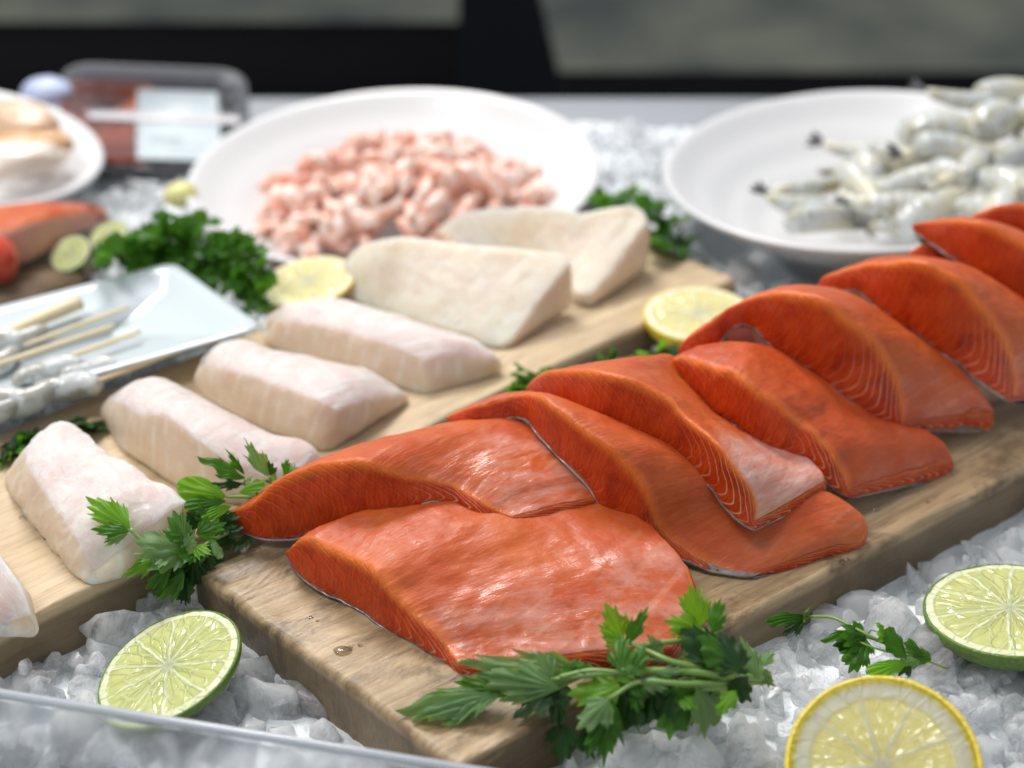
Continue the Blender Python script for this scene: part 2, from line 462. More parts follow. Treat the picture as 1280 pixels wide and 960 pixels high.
    base_pt = Vector((float(V[:, 0].mean()), float(V[:, 1].mean()), float(V[:, 2].min())))
    root = thing(name, label, cat, base_pt, group)
    o = mesh(partname, [tuple(v) for v in V], fs, mats, root, mi, {'cm': cm, 'st': st})
    Us, Uc = o.data.uv_layers['st'].data, o.data.uv_layers['cm'].data
    for i in range(n - 1):                                   # the crest belongs to both faces: close the cut face's own coordinates
        pg = o.data.polygons[i * ring + ring - 1]
        for li in pg.loop_indices:
            vi = o.data.loops[li].vertex_index
            if vi % ring == 0:
                s_i = vi // ring
                Us[li].uv = (s_i / (n - 1), 1.0); Uc[li].uv = (cm[vi][0], (Tw[s_i] - Bw[s_i]).length)
    if skinm:
        row_b = [Vector(V[i * ring + 2 * m + k]) for i in range(n)]
        row_g = [Vector(V[i * ring + m + k]) for i in range(n)]
        sv, sf = [], []
        for i in range(n):
            b, g = row_b[i], row_g[i]
            o_ = (b - g); o_.z = 0
            o_ = o_.normalized() if o_.length > 1e-4 else Vector((0, -1, 0))
            wv = .008 + .07 * max(0, noise.noise(b * 1.1 + off) + .08)
            e = min(1, i / 3, (n - 1 - i) / 3) if 0 < i < n - 1 else .1
            g2 = b.lerp(g, .9)
            q1 = b - o_ * .35
            sv += [b + o_ * (.02 * e) + Vector((0, 0, wv * 1.1 * e)), b + o_ * (.035 * e) - Vector((0, 0, wv * .2)), b + o_ * .03 * e - Vector((0, 0, .07)),
                   g2 - Vector((0, 0, .09)), g2 + Vector((0, 0, .04)), q1 + Vector((0, 0, .05))]
        for i in range(n - 1):
            for j in range(6):
                a = i * 6 + j; b = i * 6 + (j + 1) % 6
                sf.append((a, b, b + 6, a + 6))
        sf.append(tuple(range(6))); sf.append(tuple(range((n - 1) * 6, n * 6))[::-1])
        mesh('skin', [tuple(v) for v in sv], sf, skinm, root)
    return root

def tube(pts, rads, seg=8, n=None, close=True):
    """verts, faces of a tube through pts"""
    if n: 
        P0 = catmull(pts, n); rr = [float(np.interp(i / (n - 1), np.linspace(0, 1, len(rads)), rads)) for i in range(n)]
    else: P0 = [Vector(p) for p in pts]; rr = list(rads) if hasattr(rads, '__len__') else [rads] * len(P0)
    vs, fs = [], []
    ref = Vector((0.13, .2, 1)).normalized()
    for i, p in enumerate(P0):
        d = (P0[min(i + 1, len(P0) - 1)] - P0[max(i - 1, 0)])
        d = d.normalized() if d.length > 1e-9 else Vector((1, 0, 0))
        a = ref - d * ref.dot(d)
        a = a.normalized() if a.length > 1e-3 else d.orthogonal().normalized()
        b = d.cross(a); ref = a
        for j in range(seg):
            t = 2 * math.pi * j / seg; vs.append(p + (a * math.cos(t) + b * math.sin(t)) * rr[i])
    for i in range(len(P0) - 1):
        for j in range(seg):
            a = i * seg + j; b = i * seg + (j + 1) % seg; fs.append((a, b, b + seg, a + seg))
    if close: fs.append(tuple(range(seg))[::-1]); fs.append(tuple(range((len(P0) - 1) * seg, len(P0) * seg)))
    return vs, fs
def lathe(prof, seg=96, wob=0.0):
    vs, fs = [], []
    for i, (r, z) in enumerate(prof):
        for j in range(seg):
            t = 2 * math.pi * j / seg; rr = r * (1 + wob * math.sin(2 * t + .5))
            vs.append((rr * math.cos(t), rr * math.sin(t), z))
    for i in range(len(prof) - 1):
        for j in range(seg):
            a = i * seg + j; b = i * seg + (j + 1) % seg; fs.append((a, b, b + seg, a + seg))
    return vs, fs
def face_quat(cx, cy, major_deg, ratio, away):
    """rotation whose local z is the normal of a disc that the camera sees as an ellipse; away = sign along the image perpendicular of the major axis (up side)"""
    v = -ray(cx, cy).normalized()
    r = RT - v * RT.dot(v); r.normalize(); u = v.cross(r) ; 
    if u.dot(UP) < 0: u = -u
    a = R(major_deg); mj = r * math.cos(a) + u * math.sin(a); pp = (-r * math.sin(a) + u * math.cos(a)) * away
    t = math.acos(max(-1, min(1, ratio)))
    nrm = v * math.cos(t) + pp * math.sin(t)
    x = mj.normalized(); y = nrm.cross(x).normalized()
    return Matrix((x, y, nrm)).transposed().to_quaternion()

# ------------------------------------------------------------------ camera, light
cam = bpy.data.cameras.new('camera'); co = bpy.data.objects.new('camera', cam); C.objects.link(co); sc.camera = co
co.location = CAM * S; co.rotation_euler = (R(90 - PITCH), 0, 0)
cam.sensor_width = 36; cam.lens = 36 * FP / 1280; cam.clip_start = .02; cam.clip_end = 60
cam.dof.use_dof = True; cam.dof.focus_distance = 50 * S; cam.dof.aperture_fstop = 5.6
world = bpy.data.worlds.new('World'); sc.world = world; world.use_nodes = True
bg = world.node_tree.nodes['Background']; bg.inputs[0].default_value = (.88, .93, 1.0, 1); bg.inputs[1].default_value = .50
def area(name, loc, target, size, power, col):
    l = bpy.data.lights.new(name, 'AREA'); l.shape = 'RECTANGLE'; l.size = size[0] * S; l.size_y = size[1] * S; l.energy = power; l.color = col
    o = bpy.data.objects.new(name, l); C.objects.link(o); o.location = Vector(loc) * S
    o.rotation_euler = (Vector(target) - Vector(loc)).to_track_quat('-Z', 'Y').to_euler(); return o
area('stall_lamp', (-45, 175, 170), (0, 50, 0), (80, 45), 38, (1, .97, .93))
area('overhead_lamp', (-80, 40, 150), (0, 50, 0), (40, 40), 12, (1, .98, .95))
sc.view_settings.view_transform = 'Standard'; sc.view_settings.look = 'None'; sc.view_settings.exposure = 0; sc.view_settings.gamma = 1
sc.cycles.use_denoising = True; sc.cycles.max_bounces = 12; sc.cycles.transmission_bounces = 10; sc.cycles.sample_clamp_indirect = 4

# ------------------------------------------------------------------ boards
def board(name, label, corners, th, mat, bev=.35, seed=0, group='wooden serving boards'):
    """corners: near-left, near-right, far-right, far-left (world, z=0)"""
    c = sum(corners, Vector()) / 4
    ax = ((corners[2] + corners[3]) - (corners[0] + corners[1])).normalized(); q = Vector((1, 0, 0)).rotation_difference(ax)
    ang = math.atan2(ax.y, ax.x); M = Matrix.Rotation(-ang, 3, 'Z')
    L = [M @ (p - c) for p in corners]
    bm = bmesh.new()
    LX = ((L[3] - L[0]).length + (L[2] - L[1]).length) / 2; LY = ((L[1] - L[0]).length + (L[2] - L[3]).length) / 2
    def par(Ln, step):
        e = [0, .05 * bev, .15 * bev, .3 * bev, .5 * bev, .75 * bev, bev]; k = int((Ln - 2 * bev) / step)
        return [x / Ln for x in e + [bev + (Ln - 2 * bev) * i / k for i in range(1, k)] + [Ln - x for x in reversed(e)]]
    us, vs_ = par(LX, .35), par(LY, .3); W = len(vs_); NU = len(us)
    for u in us:
        for v in vs_:
            p = (L[0] * (1 - v) + L[1] * v) * (1 - u) + (L[3] * (1 - v) + L[2] * v) * u
            z = 0.0
            dx, dy = min(u, 1 - u) * LX, min(v, 1 - v) * LY
            a, b = max(0, bev - dx), max(0, bev - dy); q = min(bev, math.hypot(a, b))
            if q > 0: z = -(bev - math.sqrt(max(0, bev * bev - q * q)))
            bm.verts.new((p.x, p.y, z))
    bm.verts.ensure_lookup_table()
    for i in range(NU - 1):
        for j in range(W - 1):
            a = i * W + j; bm.faces.new([bm.verts[x] for x in (a, a + W, a + W + 1, a + 1)])
    rim = [i * W for i in range(NU - 1)] + [(NU - 1) * W + j for j in range(W - 1)] + [i * W + W - 1 for i in range(NU - 1, 0, -1)] + [j for j in range(W - 1, 0, -1)]
    prev = [bm.verts[x] for x in rim]
    for q in range(1, 7):
        z = -bev - (th - bev) * q / 6
        cur = [bm.verts.new((v.co.x, v.co.y, z)) for v in prev]
        for k in range(len(rim)):
            k2 = (k + 1) % len(rim); bm.faces.new([prev[k], cur[k], cur[k2], prev[k2]])
        prev = cur
    bm.faces.new(prev)
    bmesh.ops.recalc_face_normals(bm, faces=bm.faces)
    off = Vector((seed * 9.0, 3, 1))
    for v in bm.verts:
        q_ = v.co + off
        v.co += noise.noise_vector(Vector((q_.x * .25, q_.y * .6, q_.z * .6))) * .10 + noise.noise_vector(Vector((q_.x * .5, q_.y * 5, q_.z * 4))) * .022 + noise.noise_vector(Vector((q_.x * 1.1, q_.y * 1.3, q_.z * 1.3))) * (.05 if seed == 1 else .015)
    o = bm_obj(name, bm, mat, None, local=True)
    o.location = c * S; o.rotation_euler = (0, 0, ang)
    tag(o, label, 'serving board', group)
    return o
b2 = [P(242, 712), P(574, 962)]
d2 = (P(1270, 600) - P(640, 938)).normalized()
b2 += [b2[1] + d2 * 52, b2[0] + d2 * 52]
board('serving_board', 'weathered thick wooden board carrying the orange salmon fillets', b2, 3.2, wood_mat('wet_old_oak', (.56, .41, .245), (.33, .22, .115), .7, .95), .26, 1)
fr, nr = P(921, 347), P(110, 737)
d1 = (nr - fr).normalized(); pw = Vector((-d1.y, d1.x, 0)); pw = -pw if pw.y < 0 else pw
wB = 11.5
nrr = fr + d1 * 58
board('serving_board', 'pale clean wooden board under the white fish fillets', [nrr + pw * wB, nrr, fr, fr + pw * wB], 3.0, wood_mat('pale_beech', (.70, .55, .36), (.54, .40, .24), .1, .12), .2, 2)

# ------------------------------------------------------------------ salmon
sk = skin_mat()
GS = 'salmon fillets overlapping on the front board'
SM = {}
def salmon(label, T, B, F, seed, belly=.62, bstr=1.0, deep=0.0, **kw):
    return fillet('salmon_fillet', label, 'salmon fillet', GS, T, B, F, salmon_mats(seed, belly, bstr, deep), sk, seed=seed, **kw)
salmon('flat salmon fillet nearest the front, bottom of the overlap, glossy pale belly end beside parsley',
  [(357, 690, .05), (368, 679, .2), (383, 673), (414, 686), (450, 702), (474, 717), (501, 749), (525, 773), (541, 789), (557, 808), (573, 830, .15)],
  [(355, 692, .6), (371, 717, .15), (399, 741, 0.05), (438, 761, 0), (478, 785, 0), (525, 812, 0), (557, 832, 0), (574, 845, 0)],
  [(384, 671, 1.4), (430, 655, 1.6), (500, 632, 1.8), (600, 600, 1.9), (700, 600, 1.9), (790, 640, 1.8), (845, 690, 1.7), (864, 735, 1.3), (858, 775, 1.0), (838, 808, 0.8)],
  1, .68, 1.0, thick=(1.2, .85), bulge=.35, n=130, m=60, amp=.06)
salmon('salmon fillet lying over the front flat one, thin pointed tail end toward the parsley',
  [(287, 640, .05), (300, 634, .1), (316, 627), (339, 606), (371, 589), (411, 580), (450, 578), (478, 584), (509, 595), (537, 601), (565, 606), (585, 616), (604, 627), (622, 637), (640, 645, .15)],
  [(288, 643, 1.1), (304, 664, 0.5), (331, 676, 0.3), (367, 677, 0.4), (411, 661, 1.2), (438, 651, 1.7), (478, 643, 2.0), (517, 634, 2.2), (549, 629, 2.3), (573, 633, 2.2), (597, 645, 2.1), (624, 655, 2.0), (648, 659, 2.0)],
  [(380, 588, 2.3), (430, 568, 2.7), (470, 556, 3.0), (517, 543, 3.1), (589, 524, 3.1), (640, 520, 3.2), (668, 535, 3.1), (690, 563, 3.0), (715, 590, 2.7), (732, 606, 2.4), (742, 622, 2.2)],
  2, .60, 1.0, thick=(1.6, .8), bulge=.3, n=130, m=44, amp=.05)
salmon('salmon fillet with a folded thin belly flap, between the second fillet and the pink-ended one',
  [(556, 522, .05), (588, 510), (627, 499), (654, 493), (676, 497), (706, 518), (741, 547), (767, 564), (794, 591), (811, 617), (818, 640), (826, 660), (846, 681), (881, 703), (915, 716, .15), (940, 719, .1)],
  [(557, 526, 3.0), (579, 533, 3.1), (619, 525, 3.3), (654, 524, 3.4), (671, 543, 3.3), (689, 564, 3.1), (715, 588, 2.8), (737, 613, 2.3), (750, 636, 1.8), (776, 662, 1.1), (798, 682, 0.6), (820, 692, 0.4), (846, 700, 0.3), (895, 717, 0.15), (942, 722, 0.1)],
  [(600, 507, 3.4), (640, 494, 3.6), (680, 493, 3.7), (732, 522, 3.3), (776, 540, 3.2), (840, 560, 3.0), (900, 595, 2.3), (960, 612, 1.9), (1020, 611, 1.8), (1050, 622, 1.6), (1077, 642, 1.2), (1083, 662, 0.8), (1076, 678, 0.4)],
  3, .86, .35, thick=(.6, .9), bulge=.5, n=150, m=44, amp=.05, gback=.3)
salmon('salmon fillet ending in a pale pink square belly tip, draped over the flap fillet',
  [(657, 486, .05), (666, 475), (676, 467), (706, 463), (746, 464), (785, 472), (811, 483), (838, 499), (859, 521), (881, 538), (903, 560), (925, 591), (938, 612), (946, 630), (945, 652, .12)],
  [(658, 490, 3.0), (684, 504, 3.2), (732, 532, 3.3), (776, 547, 3.3), (816, 558, 3.2), (842, 571, 3.0), (864, 591, 2.8), (886, 612, 2.5), (907, 636, 2.1), (929, 655, 1.8), (945, 662, 1.6)],
  [(700, 464, 4.0), (746, 461, 4.2), (785, 454, 4.2), (838, 443, 4.2), (862, 476, 3.5), (903, 520, 2.9), (945, 548, 2.6), (985, 565, 2.3), (1008, 573, 2.2), (1026, 588, 2.2), (1030, 603, 2.0)],
  4, .66, 1.35, thick=(1.6, .7), bulge=.15, n=130, m=40, amp=.05)
salmon('salmon fillet with dark skin edge, its lower end resting on bare board',
  [(838, 450, .05), (846, 446, .1), (857, 447), (882, 454), (916, 465), (949, 490), (978, 507), (999, 527), (1020, 544), (1041, 569), (1055, 592), (1062, 614, .1)],
  [(839, 457, 3.6), (845, 482, 3.3), (874, 503, 3.2), (903, 524, 3.0), (937, 547, 2.7), (966, 564, 2.4), (1007, 578, 2.0), (1028, 595, 1.7), (1041, 612, 1.2), (1062, 622, 0.9)],
  [(848, 444, 4.0), (903, 437, 3.9), (957, 430, 3.9), (990, 448, 3.6), (1028, 473, 3.1), (1062, 498, 2.5), (1095, 522, 1.9), (1130, 533, 1.7), (1162, 538, 1.6), (1182, 556, 1.2), (1190, 574, 0.6)],
  5, .93, .3, .6, thick=(1.7, .8), bulge=.45, n=120, m=40, amp=.07)
salmon('thick arched salmon fillet in the middle with pink fold showing under its far end',
  [(847, 434, .05), (860, 420), (882, 406), (916, 383), (949, 369), (987, 365), (1020, 371), (1045, 384), (1070, 407), (1095, 427), (1112, 452), (1124, 477), (1130, 507), (1126, 530, .1)],
  [(847, 441, 3.8), (868, 441, 3.9), (891, 438, 4.0), (903, 420, 4.4), (920, 408, 4.7), (937, 407, 4.7), (957, 428, 4.2), (987, 450, 3.7), (1028, 477, 3.2), (1062, 502, 2.6), (1091, 523, 1.9), (1126, 537, 1.4)],
  [(940, 372, 4.7), (990, 364, 4.8), (1050, 366, 4.6), (1100, 388, 4.2), (1153, 425, 3.4), (1187, 450, 2.8), (1212, 472, 2.3), (1237, 505, 1.5), (1240, 516, 1.1)],
  6, .80, .3, thick=(1.8, .9), bulge=.4, n=130, m=40, tuck=((.16, .42, 1.3),), amp=.05)
salmon('salmon fillet with a small overhanging hook at its left end, behind the arched one',
  [(1021, 356, .05), (1032, 344), (1070, 332), (1112, 328), (1153, 327), (1178, 336), (1203, 352), (1224, 377), (1245, 402), (1261, 432), (1268, 465), (1267, 495, .1)],
  [(1022, 359, 4.2), (1032, 371, 4.0), (1053, 364, 4.4), (1070, 365, 4.5), (1091, 381, 4.3), (1120, 405, 3.9), (1153, 427, 3.5), (1187, 452, 2.9), (1220, 477, 2.3), (1253, 498, 1.6), (1268, 503, 1.4)],
  [(1112, 327, 5.1), (1153, 324, 5.2), (1190, 330, 5.0), (1225, 344, 4.5), (1280, 378, 3.7), (1330, 412, 2.8), (1370, 450, 2.0), (1388, 490, 1.2)],
  7, .78, .3, thick=(1.8, .9), bulge=.4, n=120, m=36, tuck=((.22, .45, 1.1),), amp=.05)
salmon('small rough salmon edge peeking out between two larger fillets',
  [(1134, 322, .05), (1145, 310), (1161, 305), (1186, 314), (1205, 330), (1240, 352), (1300, 390)],
  [(1135, 327, 4.3), (1160, 330, 4.3), (1186, 334, 4.2), (1210, 348, 4.0), (1250, 372, 3.6), (1300, 405, 3.0)],
  [(1165, 305, 4.6), (1200, 309, 4.6), (1240, 328, 4.2), (1300, 360, 3.6), (1360, 395, 3.0)],
  8, .95, .2, .4, thick=(1.2, .9), bulge=.3, n=60, m=20, k=10, amp=.10)
salmon('upper salmon fillet with a sharp pointed tip hanging in front of the white bowl',
  [(1139, 282, .02), (1150, 279, .1), (1161, 277), (1208, 275), (1233, 280), (1280, 304), (1330, 335), (1380, 380), (1410, 430)],
  [(1140, 286, 5.6), (1157, 301, 5.3), (1193, 326, 4.9), (1226, 345, 4.6), (1280, 377, 3.8), (1330, 410, 2.9), (1375, 450, 2.1), (1410, 470, 1.5)],
  [(1165, 276, 6.0), (1208, 273, 6.2), (1250, 283, 6.0), (1300, 303, 5.4), (1370, 345, 4.4), (1450, 395, 2.8)],
  9, .85, .3, thick=(1.6, .9), bulge=.3, n=90, m=26, amp=.05)
salmon('topmost salmon fillet at the right edge, only its rounded back visible',
  [(1208, 274, .05), (1220, 266), (1236, 261), (1258, 257), (1290, 258), (1330, 275), (1400, 320), (1450, 370)],
  [(1209, 277, 5.6), (1230, 283, 5.5), (1258, 292, 5.2), (1290, 305, 4.8), (1350, 345, 4.0), (1450, 400, 2.6)],
  [(1236, 261, 5.9), (1290, 256, 6.1), (1340, 264, 5.8), (1420, 300, 4.8), (1500, 350, 3.4)],
  10, .9, .2, thick=(1.6, .9), bulge=.3, n=70, m=24, amp=.05)

# ------------------------------------------------------------------ white fish
CM = cod_mats(); CM2 = cod_mats(1.0); GC = 'raw white fish fillets in a row on the back board'
def cod(label, T, B, F, seed, **kw):
    kw.setdefault('smooth_it', 7); kw.setdefault('amp', .05); kw.setdefault('capb', .25)
    return fillet('white_fish_fillet', label, 'fish fillet', GC, T, B, F, CM if seed < 16 else CM2, None, seed=seed, **kw)
cod('partly cropped white fish fillet at the near end of the pale board',
  [(-80, 735), (-40, 750), (-10, 768), (8, 780)], [(-80, 760, 0), (-45, 775, 0), (-15, 792, 0), (2, 796, 0)],
  [(-40, 640, 2.2), (-10, 680, 2.2), (12, 708, 2.0), (28, 735, 1.6), (38, 768, 1.0)], 11, thick=(2.1, 1.0), lean=.4, n=60)
cod('wet glistening white fish fillet beside the left parsley, nearest the lime half',
  [(28, 562, 1.0), (38, 585, .7), (50, 607), (68, 632), (85, 656), (99, 682), (108, 702), (116, 716)],
  [(6, 597, 0), (12, 622, 0), (30, 645, 0), (44, 668, 0), (63, 688, 0), (82, 709, 0), (103, 730, 0), (118, 735, 0)],
  [(48, 548, 1.92), (66, 529, 2.24), (88, 526, 2.40), (108, 540, 2.40), (135, 562, 2.40), (180, 590, 2.32), (215, 606, 2.16), (236, 624, 1.92)], 12,
  thick=(2.8, 2.3), lean=.5, n=110, m=40, bulge=.35, amp=.08)
cod('white fish fillet with beige side behind the left parsley, second from the lime half',
  [(127, 508, .3), (140, 500), (173, 515), (205, 519), (235, 538), (262, 560), (300, 585), (345, 600), (378, 598, .2)],
  [(125, 522, 0), (150, 560, 0), (190, 592, 0), (230, 615, 0), (275, 632, 0), (330, 635, 0), (372, 618, 0), (394, 592, 0)],
  [(140, 495, 1.41), (160, 484, 1.79), (182, 473, 1.92), (205, 471, 1.92), (230, 485, 1.92), (262, 503, 1.86), (300, 524, 1.66), (347, 544, 1.41), (375, 549, 1.22), (393, 560, 0.96), (399, 572, 0.58)], 13,
  thick=(2.2, .6), lean=.6, n=110, m=36, bulge=.55)
cod('white fish fillet with a pink streak on top and a ragged yellowish tip',
  [(246, 468, .2), (252, 458), (285, 462), (320, 473), (360, 486), (395, 499), (425, 512)],
  [(245, 488, 0), (262, 506, 0), (300, 527, 0), (347, 548, 0), (380, 560, 0), (400, 566, 0), (413, 566, 0)],
  [(252, 448, 1.54), (268, 433, 1.92), (290, 424, 1.98), (317, 426, 1.92), (345, 438, 1.86), (385, 447, 1.79), (425, 456, 1.60), (455, 460, 1.41), (482, 472, 1.09), (507, 491, 0.51)], 14,
  thick=(2.4, .6), lean=.6, n=110, m=36, bulge=.55)
cod('long low white fish fillet with a pinkish end, beside the lemon slices',
  [(332, 410, .2), (345, 402), (380, 404), (420, 412), (465, 424), (505, 438), (532, 450)],
  [(331, 428, 0), (345, 438, 0), (385, 452, 0), (430, 468, 0), (475, 482, 0), (511, 490, 0), (534, 495, 0)],
  [(334, 398, 1.28), (346, 388, 1.66), (373, 377, 1.86), (409, 372, 1.92), (445, 378, 1.86), (482, 390, 1.73), (531, 407, 1.54), (572, 419, 1.34), (604, 431, 1.15), (626, 449, 0.70)], 15,
  thick=(2.2, .9), lean=.6, n=110, m=36, bulge=.55)
cod('large pale slab of white fish sloping toward the camera, second from the far end',
  [(413, 353), (442, 370), (490, 389), (538, 404), (584, 417), (620, 428), (640, 424)],
  [(413, 358, 0), (440, 376, 0), (488, 398, 0), (535, 414, 0), (580, 426, 0), (615, 435, 0), (632, 436, 0)],
  [(424, 337, .7), (437, 320, 1.4), (452, 306, 2.2), (482, 297, 3.0), (511, 295, 3.1), (547, 299, 3.1), (604, 305, 3.1), (665, 311, 3.0), (700, 315, 2.9), (714, 328, 2.6)], 16,
  thick=(1.4, 2.4), lean=.15, n=110, m=36, bulge=.25, smooth_it=4, amp=.05)
cod('pale white fish slab farthest back on the board, in front of the pink shrimp bowl',
  [(547, 288), (600, 309), (655, 332), (700, 353), (725, 366), (742, 366)],
  [(548, 292, 0), (598, 318, 0), (652, 344, 0), (698, 366, 0), (722, 381, 0), (738, 384, 0)],
  [(556, 279, .6), (566, 270, 1.2), (586, 264, 2.0), (629, 259, 2.9), (677, 256, 3.2), (710, 262, 3.1), (730, 266, 3.0), (760, 259, 3.2), (787, 255, 3.3), (803, 260, 3.1), (811, 275, 2.8)], 17,
  thick=(1.2, 2.6), lean=.15, n=110, m=36, bulge=.2, smooth_it=4, amp=.05)

# ------------------------------------------------------------------ crushed ice
def in_quad(q, x, y, m=0.0):
    for a, b in zip(q, q[1:] + q[:1]):
        if (b.x - a.x) * (y - a.y) - (b.y - a.y) * (x - a.x) < -m * math.hypot(b.x - a.x, b.y - a.y): return False
    return True
Q1 = [nrr + pw * wB, nrr, fr, fr + pw * wB]
GA, GB = P(0, 868, 1.1), P(600, 966, 1.1)
gdir = (GB - GA).normalized(); gn = Vector((gdir.y, -gdir.x, 0))          # towards the camera
def front_of_guard(x, y): return (Vector((x, y, 0)) - GA).dot(gn)
def rim_frame(cx, cy, z, semi):
    c = P(cx, cy, z); dep = (c - CAM).dot(FW); return c, semi / FP * dep
cB1, rB1 = rim_frame(493, 217, .5, 256); cB2, rB2 = rim_frame(1078, 209, 1.9, 247); cB3, rB3 = rim_frame(-62, 183, 1.6, 184)
BOWLS = [(cB1.x, cB1.y, rB1 * .95), (cB2.x, cB2.y, rB2 * .84), (cB3.x, cB3.y, rB3 * .8)]
def ice_z(x, y):
    z = -2.15 + .55 * noise.noise(Vector((x * .13, y * .13, 3))) + .25 * noise.noise(Vector((x * .5, y * .5, 9)))
    if x > 2 and y < 42: z += .35
    if y > 62: z += .3 * min(1, (y - 62) / 8)
    if abs(x + 20) < 9 and y > 74: z -= .9 * min(1, (9 - abs(x + 20)) / 2)
    for c in BOWLS:
        d = math.hypot(x - c[0], y - c[1])
        if d < c[2]: z -= 3.5 * min(1, (c[2] - d) / 2)
    if front_of_guard(x, y) > -.5: z = -12
    return z
icebed, icem = ice_bed_mat(), ice_mat()
vs, fs = [], []
x0, x1, y0, y1, st_ = -54, 54, 18, 90, .36
nx, ny = int((x1 - x0) / st_), int((y1 - y0) / st_)
for i in range(nx + 1):
    for j in range(ny + 1):
        x, y = x0 + i * st_, y0 + j * st_
        z = ice_z(x, y)
        if z > -10: z += .12 + .22 * noise.noise(Vector((x * 1.4, y * 1.4, 5))) - .25 * abs(noise.noise(Vector((x * .9, y * .9, 1))))
        vs.append((x, y, z))
for i in range(nx):
    for j in range(ny):
        a = i * (ny + 1) + j; fs.append((a, a + ny + 1, a + ny + 2, a + 1))
tag(mesh('packed_ice', vs, fs, icebed), 'bed of packed crushed ice under the boards and bowls', 'ice', kind='stuff')
rnd = random.Random(3)
protos = []
for k in range(16):
    bm = bmesh.new()
    e = Vector((rnd.uniform(.75, 1.15), rnd.uniform(.7, 1.0), rnd.uniform(.55, .9)))
    for _ in range(rnd.randint(9, 14)):
        v = Vector((rnd.gauss(0, 1), rnd.gauss(0, 1), rnd.gauss(0, 1))).normalized() * rnd.uniform(.8, 1.05)
        bm.verts.new((v.x * e.x, v.y * e.y, v.z * e.z))
    r_ = bmesh.ops.convex_hull(bm, input=bm.verts)
    bmesh.ops.delete(bm, geom=list({g for g in r_['geom_interior'] + r_['geom_unused'] if isinstance(g, bmesh.types.BMVert)}), context='VERTS')
    bmesh.ops.dissolve_limit(bm, angle_limit=R(14), verts=bm.verts, edges=bm.edges)
    bmesh.ops.bevel(bm, geom=list(bm.edges), offset=.10, segments=2, affect='EDGES', profile=.6, clamp_overlap=True)
    bad = [v for v in bm.verts if v.co.length > 1.25]
    for v in bad: v.co = v.co.normalized() * 1.1
    bmesh.ops.triangulate(bm, faces=[f for f in bm.faces if len(f.verts) > 4])
    bmesh.ops.subdivide_edges(bm, edges=[e_ for e_ in bm.edges if e_.calc_length() > .35], cuts=1, use_grid_fill=True)
    bmesh.ops.triangulate(bm, faces=bm.faces)
    for v in bm.verts: v.co += noise.noise_vector(v.co * 1.7 + Vector((k * 5, 0, 0))) * .09 + noise.noise_vector(v.co * 5 + Vector((k * 5, 0, 0))) * .03
    bm.verts.index_update(); bm.verts.ensure_lookup_table()
    protos.append((np.array([tuple(v.co) for v in bm.verts]), [tuple(v.index for v in f.verts) for f in bm.faces])); bm.free()
TRAY = P(195, 150, -1.0)
def blocked(x, y, m=.35):
    if (x - TRAY.x) ** 2 + ((y - TRAY.y) * .9) ** 2 < 6.3 ** 2: return True
    if in_quad(b2, x, y, m) or in_quad(Q1, x, y, m): return True
    return any((x - c[0]) ** 2 + (y - c[1]) ** 2 < c[2] ** 2 for c in BOWLS)
AV, AF = [], []; vo = 0
def add_chunk(x, y, z, s):
    global vo
    V, F_ = protos[rnd.randrange(16)]
    q = Quaternion((rnd.gauss(0, 1), rnd.gauss(0, 1), rnd.gauss(0, 1), rnd.gauss(0, 1))).normalized().to_matrix()
    M_ = np.array([list(r) for r in q]) * s
    AV.append(V @ M_.T + np.array((x, y, z))); AF.extend([tuple(i + vo for i in f) for f in F_]); vo += len(V)
y = 24.0
while y < 88.5:
    halfw = 8 + y * .40
    stp = 1.12 if y < 50 else 1.05 if y < 62 else 1.3
    x = -halfw
    while x < halfw:
        xx, yy = x + rnd.uniform(-.4, .4), y + rnd.uniform(-.4, .4)
        x += stp
        if blocked(xx, yy) or front_of_guard(xx, yy) > -.9: continue
        s_ = rnd.choice((.6, .8, .95, 1.15, 1.5)) * rnd.uniform(.85, 1.15) * (1 if y < 50 else .85) * (1 if y < 50 else .95)
        add_chunk(xx, yy, ice_z(xx, yy) + rnd.uniform(.0, .38), s_)
        if rnd.random() < .7: add_chunk(xx + rnd.uniform(-.4, .4), yy + rnd.uniform(-.4, .4), ice_z(xx, yy) + rnd.uniform(.35, .8), rnd.uniform(.3, .6))
    y += stp * .85
for k in range(420):                                     # chunks pressed against the clear front guard
    t = rnd.uniform(-16, 26); d = rnd.uniform(-.95, -.75)
    p = GA + gdir * t + gn * d
    add_chunk(p.x, p.y, rnd.uniform(-6.5, -1.2), rnd.uniform(.4, .8))
AV = np.vstack(AV)
tag(mesh('crushed_ice', AV.tolist(), AF, icem, smooth=True), 'clear broken ice lumps heaped round the boards', 'ice', kind='stuff')
me_ = bpy.data.objects['crushed_ice'].data
try: me_.set_sharp_from_angle(angle=R(32))
except Exception: pass

# clear acrylic guard along the near left edge
n = N('clear_acrylic')
n.set(Base_Color=(.93, .95, .97, 1), Roughness=n.math('MULTIPLY_ADD', n.noise(n.coord(), 30, 4), .2, .14), IOR=1.2, Transmission_Weight=.86)
A, B_ = GA - gdir * 22, GA + gdir * 40
prof = [(-.16, -9), (-.16, -.12), (-.10, -.02), (0, .0), (.10, -.02), (.16, -.12), (.16, -9)]
vs = [tuple(p + gn * (a - .0) + Vector((0, 0, z))) for p in (A, B_) for a, z in prof]; K = len(prof)
fs = [(j, (j + 1) % K, K + (j + 1) % K, K + j) for j in range(K)] + [tuple(range(K))[::-1], tuple(range(K, 2 * K))]
gr = thing('acrylic_guard', 'clear acrylic guard strip crossing the bottom left corner in front of the ice', 'guard', (A + B_) / 2 - Vector((0, 0, 9)))
mesh('panel', vs, fs, n.m, gr, smooth=False)
